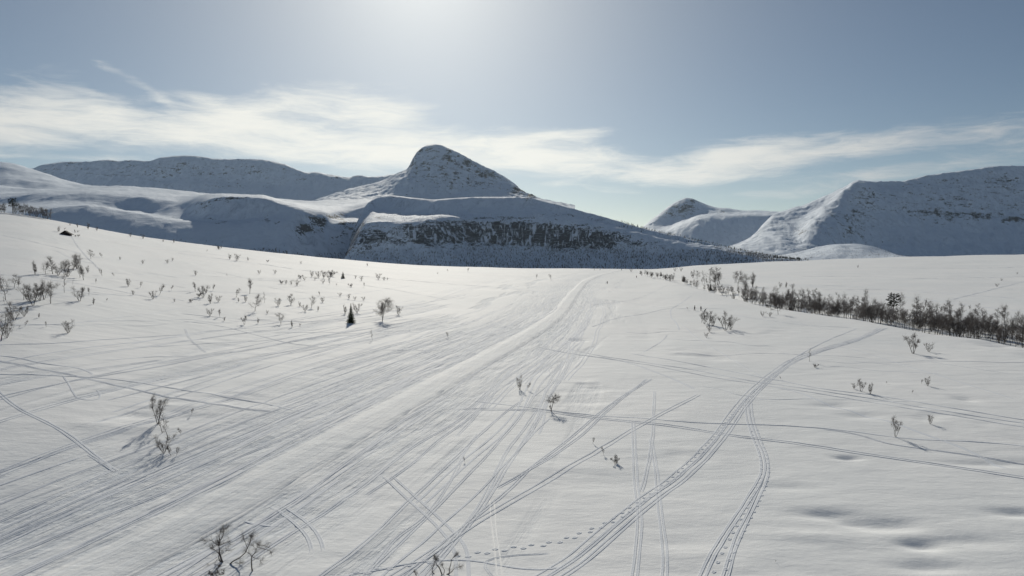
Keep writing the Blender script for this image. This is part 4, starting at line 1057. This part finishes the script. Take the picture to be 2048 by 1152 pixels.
# right-hand field
row('strip below the three people', 'shrubs below the skiers', [
    ('pole', 1403, 645, 24), ('vase', 1409, 648, 26), ('vase', 1417, 650, 28), ('bush', 1427, 652, 24)])
plant_px('bush', 1419, 664, 16, 'pale low bush under the shrub strip by the people', None)
plant_px('bush', 1413, 675, 11, 'lowest small bush under the shrub strip', None)
plant_px('vase', 1451, 661, 38, 'upright birch bush right of the people, long shadow beside it', None, .9)
plant_px('bush', 1461, 659, 30, 'lighter bush leaning against the upright birch bush', None)
plant_px('tree', 1557, 629, 32, 'single small birch just in front of the gully belt', None)
plant_px('bush', 1525, 633, 12, 'small faint bush left of the single birch', None)
plant_px('bush', 1540, 634, 11, 'small faint bush close beside the single birch', None)
plant_px('vase', 1826, 707, 40, 'bare rounded birch on the open slope below the belt', None, 1.15)
plant_px('bush', 1857, 704, 21, 'faint small shrub right of the rounded birch', None)
plant_px('pole', 1619, 723, 26, 'faint thin birch beside the upper ski path', None)
plant_px('low', 1630, 735, 9, 'short twigs below the faint thin birch', None)
row('trio on the open right slope', 'bushes on the open right slope', [
    ('bush', 1708, 778, 13), ('vase', 1722, 783, 25), ('bush', 1741, 788, 22)])
plant_px('bush', 1856, 772, 19, 'dense round shrub on the open right slope', None)
plant_px('sapling', 1842, 767, 10, 'wisp of twigs left of the dense round shrub', None)
plant_px('sapling', 1824, 787, 8, 'small wisp of twigs below the dense round shrub', None)
plant_px('sapling', 1774, 768, 6, 'tiny twig between the bush trio and the round shrub', None)
plant_px('vase', 1791, 874, 42, 'pale bare birch with two stems beside crossing tracks', None, .7)
plant_px('bush', 1860, 848, 20, 'small fan-shaped shrub uphill of the two-stemmed birch', None)
plant_px('sapling', 1562, 759, 7, 'tiny dark sprig beside the path crossing', None)
plant_px('sapling', 1551, 1124, 5, 'tiny sprig on the smooth snow near the bottom edge', None)
# far slope
row('few dotted on the far slope', 'shrubs on the far slope', [
    ('bush', 1883, 622, 10), ('tree', 1890, 622, 15), ('bush', 1994, 574, 8), ('bush', 2003, 562, 6), ('bush', 2034, 549, 5), ('bush', 1716, 536, 6), ('bush', 1673, 590, 6)])
plant_px('pine', 1786, 634, 50, 'dark pine with rounded crown rising above the birch belt', None, .95)
# crest of the left slope
row('few along the left crest', 'bushes along the left crest', [
    ('bush', 140, 451, 6), ('bush', 155, 455, 8), ('bush', 176, 459, 13), ('bush', 194, 462, 9), ('bush', 261, 474, 9), ('bush', 286, 478, 10), ('bush', 326, 484, 6), ('bush', 348, 486, 8)])
row('line on the far left knoll', 'dark birches on the left knoll', [
    ('bush', 2, 420, 21), ('bush', 9, 422, 18), ('tree', 38, 425, 23), ('bush', 45, 426, 22), ('tree', 52, 427, 21), ('bush', 59, 429, 22), ('tree', 66, 431, 21), ('bush', 73, 433, 22), ('tree', 80, 434, 21), ('bush', 87, 436, 22), ('bush', 94, 438, 22), ('tree', 101, 440, 18), ('bush', 30, 424, 20)])
plant_px('pine', 26, 424, 33, 'dark bushy pine on the knoll at the far left', None, 1.1)
row('twigs round the half-buried hut', 'twigs round the hut', [
    ('sapling', 115, 463, 12), ('bush', 118, 464, 8), ('sapling', 128, 461, 6), ('bush', 150, 466, 7), ('bush', 156, 465, 5), ('low', 151, 473, 4), ('low', 157, 473, 5)])
# the birch belt along the gully
SEC = [(1250, 1390, 'thin upper end of the gully belt'), (1390, 1530, 'upper stretch of the gully belt'), (1530, 1680, 'middle stretch of the gully belt'),
       (1680, 1790, 'gully belt just left of the tall pine'), (1790, 1900, 'gully belt just right of the tall pine'), (1900, 2140, 'lower right end of the gully belt')]
bg_ = random.Random(3)
def belt(q, dY, h, kind):
    Yn = float(near_crest_Y(q)); Y = Yn + dY; X = (q - 1024) / F * Y
    z = float(ground_fast(X, Y))
    lab = next(l for a, b, l in SEC if a <= q < b)
    k = 'bare birch'
    plant(kind, X, Y, z, h, f'{k} crowded among others in the {lab}', 'birches in the belt along the gully', bg_.uniform(.8, 1.15))
q = 1285.0
while q < 2110:
    dens_ = 1.0 if q > 1490 else 1.0 if q > 1400 else 0.65
    if q < 1322 or bg_.random() < dens_:
        big = (7.0 - 0.9 * min(1, max(0, (q - 1800) / 200))) if q > 1480 else 5.4
        belt(q + bg_.uniform(-3, 3), bg_.uniform(6, 30 if q > 1490 else 60) if q > 1400 else bg_.uniform(4, 30), big * bg_.uniform(.72, .98), bg_.choice(['belt', 'belt', 'belt', 'belt', 'twin', 'bush']))
        if q > 1480 and bg_.random() < .75: belt(q + bg_.uniform(-3, 3), bg_.uniform(26, 52), big * bg_.uniform(.66, 1.0), 'belt')
    q += 4.4 if q > 1480 else 5.6
for (px, py, hp, k) in [(1418, 560, 26, 'tree'), (1440, 568, 34, 'tree'), (1430, 572, 28, 'twin'), (1476, 572, 30, 'tree'), (1470, 566, 24, 'tree'), (1490, 582, 34, 'tree'), (1505, 574, 28, 'bush'), (1572, 576, 12, 'bush'), (1560, 575, 11, 'bush'), (1585, 578, 12, 'bush'),
                        (1350, 543, 8, 'bush'), (1362, 543, 9, 'bush'), (1386, 556, 16, 'bush'), (1394, 558, 17, 'tree'), (1340, 563, 14, 'bush'), (1332, 560, 12, 'low'), (1346, 561, 15, 'bush'), (1366, 564, 12, 'bush'), (1374, 568, 10, 'bush'), (1388, 572, 14, 'bush'), (1410, 568, 26, 'pole'), (1940, 618, 8, 'bush')]:
    lab = next(l for a, b, l in SEC if a <= px < b)
    plant_px(k, px, py, hp, f'bare birch crowded among others in the {lab}', 'birches in the belt along the gully')
plant_px('spruce', 1322, 552, 9, 'tiny spruce at the upper end of the belt', None, 1.3)
plant_px('spruce', 1367, 563, 13, 'small dark spruce on the near side of the belt', None, 1.1)
plant_px('spruce', 1421, 581, 15, 'dark spruce half hidden among the upper belt birches', None, 1.2)

# ------------------------------------------------------------------ woods on the far hills (too many to count)
def wood(name, label, fields, color, n_leaf=7, seed=1):
    rg = np.random.RandomState(seed); V = []; T_ = []
    base = 0
    for (XG, YG, ZG, test, count, h0, h1, slim) in fields:
        ppx, ppy = project(XG, YG, ZG)
        ok = test(ppx, ppy)[:-1, :-1]
        # cells weighted by ground area
        area = np.abs(XG[:-1, 1:] - XG[:-1, :-1]) * np.abs(YG[1:, :-1] - YG[:-1, :-1]) * ok
        w = (area / area.sum()).ravel(); cells = rg.choice(len(w), count, p=w)
        i, j = np.unravel_index(cells, area.shape); u, v = rg.rand(count), rg.rand(count)
        def bl(A): return (A[i, j] * (1 - u) + A[i + 1, j] * u) * (1 - v) + (A[i, j + 1] * (1 - u) + A[i + 1, j + 1] * u) * v
        C = np.stack([bl(XG), bl(YG), bl(ZG)], -1); H = rg.uniform(h0, h1, count)
        for k in range(n_leaf):
            f = (k + 0.5) / n_leaf
            a = rg.rand(count) * 6.283; wd = H * slim * (1.15 - 0.75 * f) * rg.uniform(.6, 1.3, count)
            ca, sa = np.cos(a), np.sin(a)
            off = np.stack([ca, sa, ca * 0], -1)
            p0 = C + np.stack([ca * 0, ca * 0, H * f * 0.6], -1)
            p1 = C + off * wd[:, None] * .7 + np.stack([ca * 0, ca * 0, H * (f * .7 + .18)], -1)
            p2 = C - np.stack([-sa, ca, ca * 0], -1) * wd[:, None] * .35 + np.stack([ca * 0, ca * 0, H * (f * .75 + .32)], -1)
            V.append(np.stack([p0, p1, p2], 1).reshape(-1, 3)); T_.append(np.arange(count * 3).reshape(-1, 3) + base); base += count * 3
    me = mesh_np(name, np.concatenate(V), None, np.concatenate(T_), smooth=False)
    return tag(link(name, me, color), label, kind='stuff')
M_WOOD = bark_mat('far_birch_wood', (0.085, 0.07, 0.065), .3)
M_DARKWOOD = bark_mat('far_pine_wood', (0.035, 0.042, 0.032), .3)
def under(pts, d0, d1):
    xs, ys = zip(*pts)
    return lambda px, py: (py > np.interp(px, xs, ys) + d0) & (py < np.interp(px, xs, ys) + d1) & (px > xs[0]) & (px < xs[-1])
ridge_r = [(1240, 446), (1290, 458), (1350, 471), (1400, 483), (1450, 495), (1500, 505), (1560, 517), (1620, 523)]
wood('birch_wood', 'bare birch wood at the foot of the cliff hill', [
    (CLX, CLY, CLZ, lambda px, py: (px > 690) & (px < 1600) & (py > 508 + 8 * np.sin(px / 60)) & (py < 560), 12000, 4, 8, .26),
    (CLX, CLY, CLZ, lambda px, py: (px > 1080) & (px < 1540) & (py > 485 + (px - 1080) * .05) & (py < 530), 5000, 3.5, 7, .26),
    (CLX, CLY, CLZ, lambda px, py: (px > 720) & (px < 1250) & (py > 488) & (py < 512), 1500, 3, 6, .26),
    (CLX, CLY, CLZ, lambda px, py: (px > 760) & (px < 1300) & (py > 428) & (py < 450), 500, 2.5, 5, .3)], M_WOOD, seed=4)
wood('pine_wood', 'dark pines along the descending ridge of the cliff hill', [
    (CLX, CLY, CLZ, under(ridge_r, -3, 9), 900, 5, 10, .22), (CLX, CLY, CLZ, under([(1100, 407), (1180, 427), (1240, 444)], 0, 12), 120, 3, 6, .25)], M_DARKWOOD, seed=5)
wood('valley_wood', 'dark bare wood along the valley floor behind the left crest', [
    (PLX, PLY, PLZ, lambda px, py: (px > 330) & (px < 760) & (py > 492 + (px - 330) * .055 + 4 * np.sin(px / 23)) & (py < 545), 3200, 4, 8, .30),
    (PLX, PLY, PLZ, lambda px, py: (px > 40) & (px < 700) & (py > 452 + px * .07) & (py < 530), 500, 3, 6, .28)], M_WOOD, seed=8)
wood('scrub_wood', 'sparse scrub on the sunlit knoll and valley mouth', [
    (KNX, KNY, KNZ, lambda px, py: (px > 1420) & (px < 1840) & (py > 496) & (py < 540), 1500, 2.5, 5, .35)], M_WOOD, n_leaf=5, seed=6)

# ------------------------------------------------------------------ half-buried hut
x, y, z = ray_ground(132, 470)
M_HUTROOF = principled('tarred_roof', (0.022, 0.018, 0.024), 0.8, 0.2)[0]
M_HUTWALL = bark_mat('dark_boards', (0.030, 0.022, 0.020), .4)
hut = bpy.data.objects.new('hut', None); COL.objects.link(hut); hut.location = (x, y, z - .35); hut.rotation_euler = (0, 0, math.radians(8))
tag(hut, 'small dark gabled hut half buried on the left slope', 'hut')
def prism(name, prof, y0, y1, mat, parent):
    V = [(a, y0, b) for a, b in prof] + [(a, y1, b) for a, b in prof]; n = len(prof); me = bpy.data.meshes.new(name)
    me.from_pydata(V, [], [tuple(range(n))[::-1], tuple(range(n, 2 * n))] + [(i, (i + 1) % n, n + (i + 1) % n, n + i) for i in range(n)])
    me.update(); return link(name, me, mat, parent)
prism('roof', [(-3.2, .62), (-3.1, .80), (-1.1, 1.75), (.0, 2.75), (-.0, 2.5)], -1.3, 1.3, M_HUTROOF, hut)
prism('roof', [(3.5, .45), (3.4, .63), (1.2, 1.68), (.004, 2.76), (.004, 2.5)], -1.3, 1.3, M_HUTROOF, hut)
prism('wall', [(-2.3, -.6), (-2.3, .95), (-1.0, 1.55), (0, 2.45), (1.1, 1.48), (2.4, .85), (2.4, -.6)], -1.1, 1.1, M_HUTWALL, hut)
prism('door', [(-.4, .2), (-.4, 1.35), (.4, 1.35), (.4, .2)], -1.15, -1.103, bark_mat('door_boards', (0.06, 0.045, 0.035)), hut)

# ------------------------------------------------------------------ people
M_SKIN = principled('skin', (0.45, 0.28, 0.2), .6)[0]
def cloth(name, c): return bark_mat(name, c, .25)
M_DARK = cloth('black_jacket', (0.018, 0.019, 0.022)); M_TROU = cloth('dark_trousers', (0.022, 0.022, 0.026)); M_HAT = cloth('dark_hat', (0.02, 0.02, 0.03)); M_HAIR = cloth('brown_hair', (.05, .03, .02))
def skinned(verts, edges, radii, root=0, sub=1):
    me = bpy.data.meshes.new('body'); me.from_pydata(verts, edges, []); o = bpy.data.objects.new('body', me); COL.objects.link(o)
    md = o.modifiers.new('s', 'SKIN'); sv = me.skin_vertices[0].data
    for i, r in enumerate(radii):
        sv[i].radius = (r, r); sv[i].use_root = (i == root)
    sb = o.modifiers.new('u', 'SUBSURF'); sb.levels = sub; sb.render_levels = sub
    dg = bpy.context.evaluated_depsgraph_get(); out = bpy.data.meshes.new_from_object(o.evaluated_get(dg))
    bpy.data.objects.remove(o); out.polygons.foreach_set('use_smooth', [True] * len(out.polygons)); return out
def figure(pose):
    """adult 1.78 m; pose: bend (forward lean), stride, arm swing."""
    bend, stride, arm = pose
    sn, cs = math.sin(bend), math.cos(bend)
    def up(h, side=0.0, fwd=0.0): return (side, -(h - .95) * sn - fwd, .95 + (h - .95) * cs)
    P = {}
    P['pel'] = (0, 0, .95); P['wai'] = up(1.12); P['che'] = up(1.35); P['nec'] = up(1.50); P['hea'] = up(1.60, 0, .01); P['top'] = up(1.71, 0, .01)
    for s_, q in ((-1, 'l'), (1, 'r')):
        st = stride * s_
        P[q + 'hip'] = (s_ * .10, 0, .90); P[q + 'kne'] = (s_ * .11, -st * .5 - .03, .50); P[q + 'ank'] = (s_ * .11, -st, .09); P[q + 'toe'] = (s_ * .12, -st - .17, .04)
        a = arm * s_
        P[q + 'sho'] = up(1.44, s_ * .18); P[q + 'elb'] = up(1.17, s_ * .25, a * .5 + .02); P[q + 'wri'] = up(.96, s_ * .23, a + .14); P[q + 'han'] = up(.90, s_ * .23, a + .18)
        for k in range(4): P[q + 'f%d' % k] = up(.83 - .01 * abs(k - 1.5), s_ * (.215 + .012 * k), a + .20)
        P[q + 'thu'] = up(.875, s_ * .195, a + .215)
    R = dict(pel=.13, wai=.115, che=.14, nec=.055, hea=.095, top=.085, hip=.09, kne=.06, ank=.042, toe=.035, sho=.065, elb=.045, wri=.028, han=.030, thu=.010)
    E = [('pel', 'wai'), ('wai', 'che'), ('che', 'nec'), ('nec', 'hea'), ('hea', 'top')]
    for q in 'lr':
        E += [('pel', q + 'hip'), (q + 'hip', q + 'kne'), (q + 'kne', q + 'ank'), (q + 'ank', q + 'toe'), ('che', q + 'sho'), (q + 'sho', q + 'elb'), (q + 'elb', q + 'wri'), (q + 'wri', q + 'han'), (q + 'han', q + 'thu')] + [(q + 'han', q + 'f%d' % k) for k in range(4)]
    def rad(k): return R.get(k, R.get(k[1:], .009))
    def make(keys, grow, sub=1):
        idx = {k: i for i, k in enumerate(keys)}
        return skinned([P[k] for k in keys], [(idx[a], idx[b]) for a, b in E if a in idx and b in idx], [rad(k) + grow for k in keys], 0, sub)
    body = make(list(P), 0.0)
    jack = make(['che', 'wai', 'pel', 'nec', 'lsho', 'rsho', 'lelb', 'relb', 'lwri', 'rwri'], .032)
    trou = make(['pel', 'lhip', 'rhip', 'lkne', 'rkne', 'lank', 'rank'], .03)
    boot = [make([q + 'ank', q + 'toe'], .02) for q in 'lr']
    h0 = P['hea']; hat = []
    bm_v, bm_f = [], []
    for i in range(6):
        t = i / 5 * math.pi / 2; r = .118 * math.cos(t); zz = .118 * math.sin(t)
        for k in range(12): bm_v.append((h0[0] + r * math.cos(k / 12 * 6.2832), h0[1] - sn * (.05 + zz) * .6 + r * 1.1 * math.sin(k / 12 * 6.2832), h0[2] + .055 + zz * cs))
    for i in range(5):
        for k in range(12): bm_f.append((i * 12 + k, i * 12 + (k + 1) % 12, (i + 1) * 12 + (k + 1) % 12, (i + 1) * 12 + k))
    return body, jack, trou, boot, mesh_np('hat', bm_v, bm_f)
FIG = {}
def person(px, py, hp, rot, pose, label, group=None):
    if pose not in FIG:
        b, j, t, bo, h = figure(pose)
        for m, mt in ((b, M_SKIN), (j, M_DARK), (t, M_TROU), (h, M_HAT), (bo[0], M_DARK), (bo[1], M_DARK)): m.materials.clear(); m.materials.append(mt)
        FIG[pose] = (b, j, t, bo, h)
    b, j, t, bo, h = FIG[pose]
    x, y, z = ray_ground(px, py); d = y; sc = max(.92, min(1.12, hp * d / F / 1.75))
    root = bpy.data.objects.new('person', None); COL.objects.link(root); root.location = (x, y, z); root.rotation_euler = (0, 0, rot); root.scale = (sc,) * 3
    tag(root, label, 'person', group)
    for n_, m in (('body', b), ('jacket', j), ('trousers', t), ('boot', bo[0]), ('boot', bo[1]), ('hat', h)):
        o = bpy.data.objects.new(n_, m); COL.objects.link(o); o.parent = root
person(1389, 621, 10.5, math.radians(80), (.12, .22, .18), 'person in black walking, foremost and leftmost of the three', 'three people by the shrub strip')
person(1402, 622, 10, math.radians(-60), (.05, .05, .10), 'person in black standing in the middle of the three', 'three people by the shrub strip')
person(1409.5, 626, 10, math.radians(60), (.75, .10, .20), 'person in black bending over the top of the shrub strip', 'three people by the shrub strip')
person(1214.5, 568, 8.5, math.radians(180), (.1, .2, .15), 'person in dark clothes alone beside the trail far off', None)
person(1273, 556, 6.5, math.radians(150), (.1, .15, .15), 'distant dark person between the trail and the belt end', None)
person(1243, 541, 6, math.radians(180), (.05, .1, .1), 'tiny dark person on the skyline where the trail ends', None)
plant_px('sapling', 1376, 620, 6, 'grey twig left of the three people', None)

# ------------------------------------------------------------------ thin cold air between here and the mountains
HZ = 0.000009
hm = bpy.data.materials.new('thin_haze'); hm.use_nodes = True; H = NT(hm.node_tree)
ho = H.n('ShaderNodeOutputMaterial'); hv = H.n('ShaderNodeVolumePrincipled')
hv.inputs['Color'].default_value = (0.68, 0.84, 1.0, 1); hv.inputs['Density'].default_value = HZ; hv.inputs['Anisotropy'].default_value = 0.5
H.put(ho.inputs['Volume'], hv.outputs[0])
XA, XB, YA, YB, ZA, ZB = -46000, 46000, -46000, 46000, -140, 1050
HV = [(x, y, z) for z in (ZA, ZB) for y in (YA, YB) for x in (XA, XB)]
me = bpy.data.meshes.new('haze'); me.from_pydata(HV, [], [(0, 2, 3, 1), (4, 5, 7, 6), (0, 1, 5, 4), (2, 6, 7, 3), (0, 4, 6, 2), (1, 3, 7, 5)])
tag(link('haze', me, hm), 'thin pale winter haze in front of the mountains', kind='stuff')
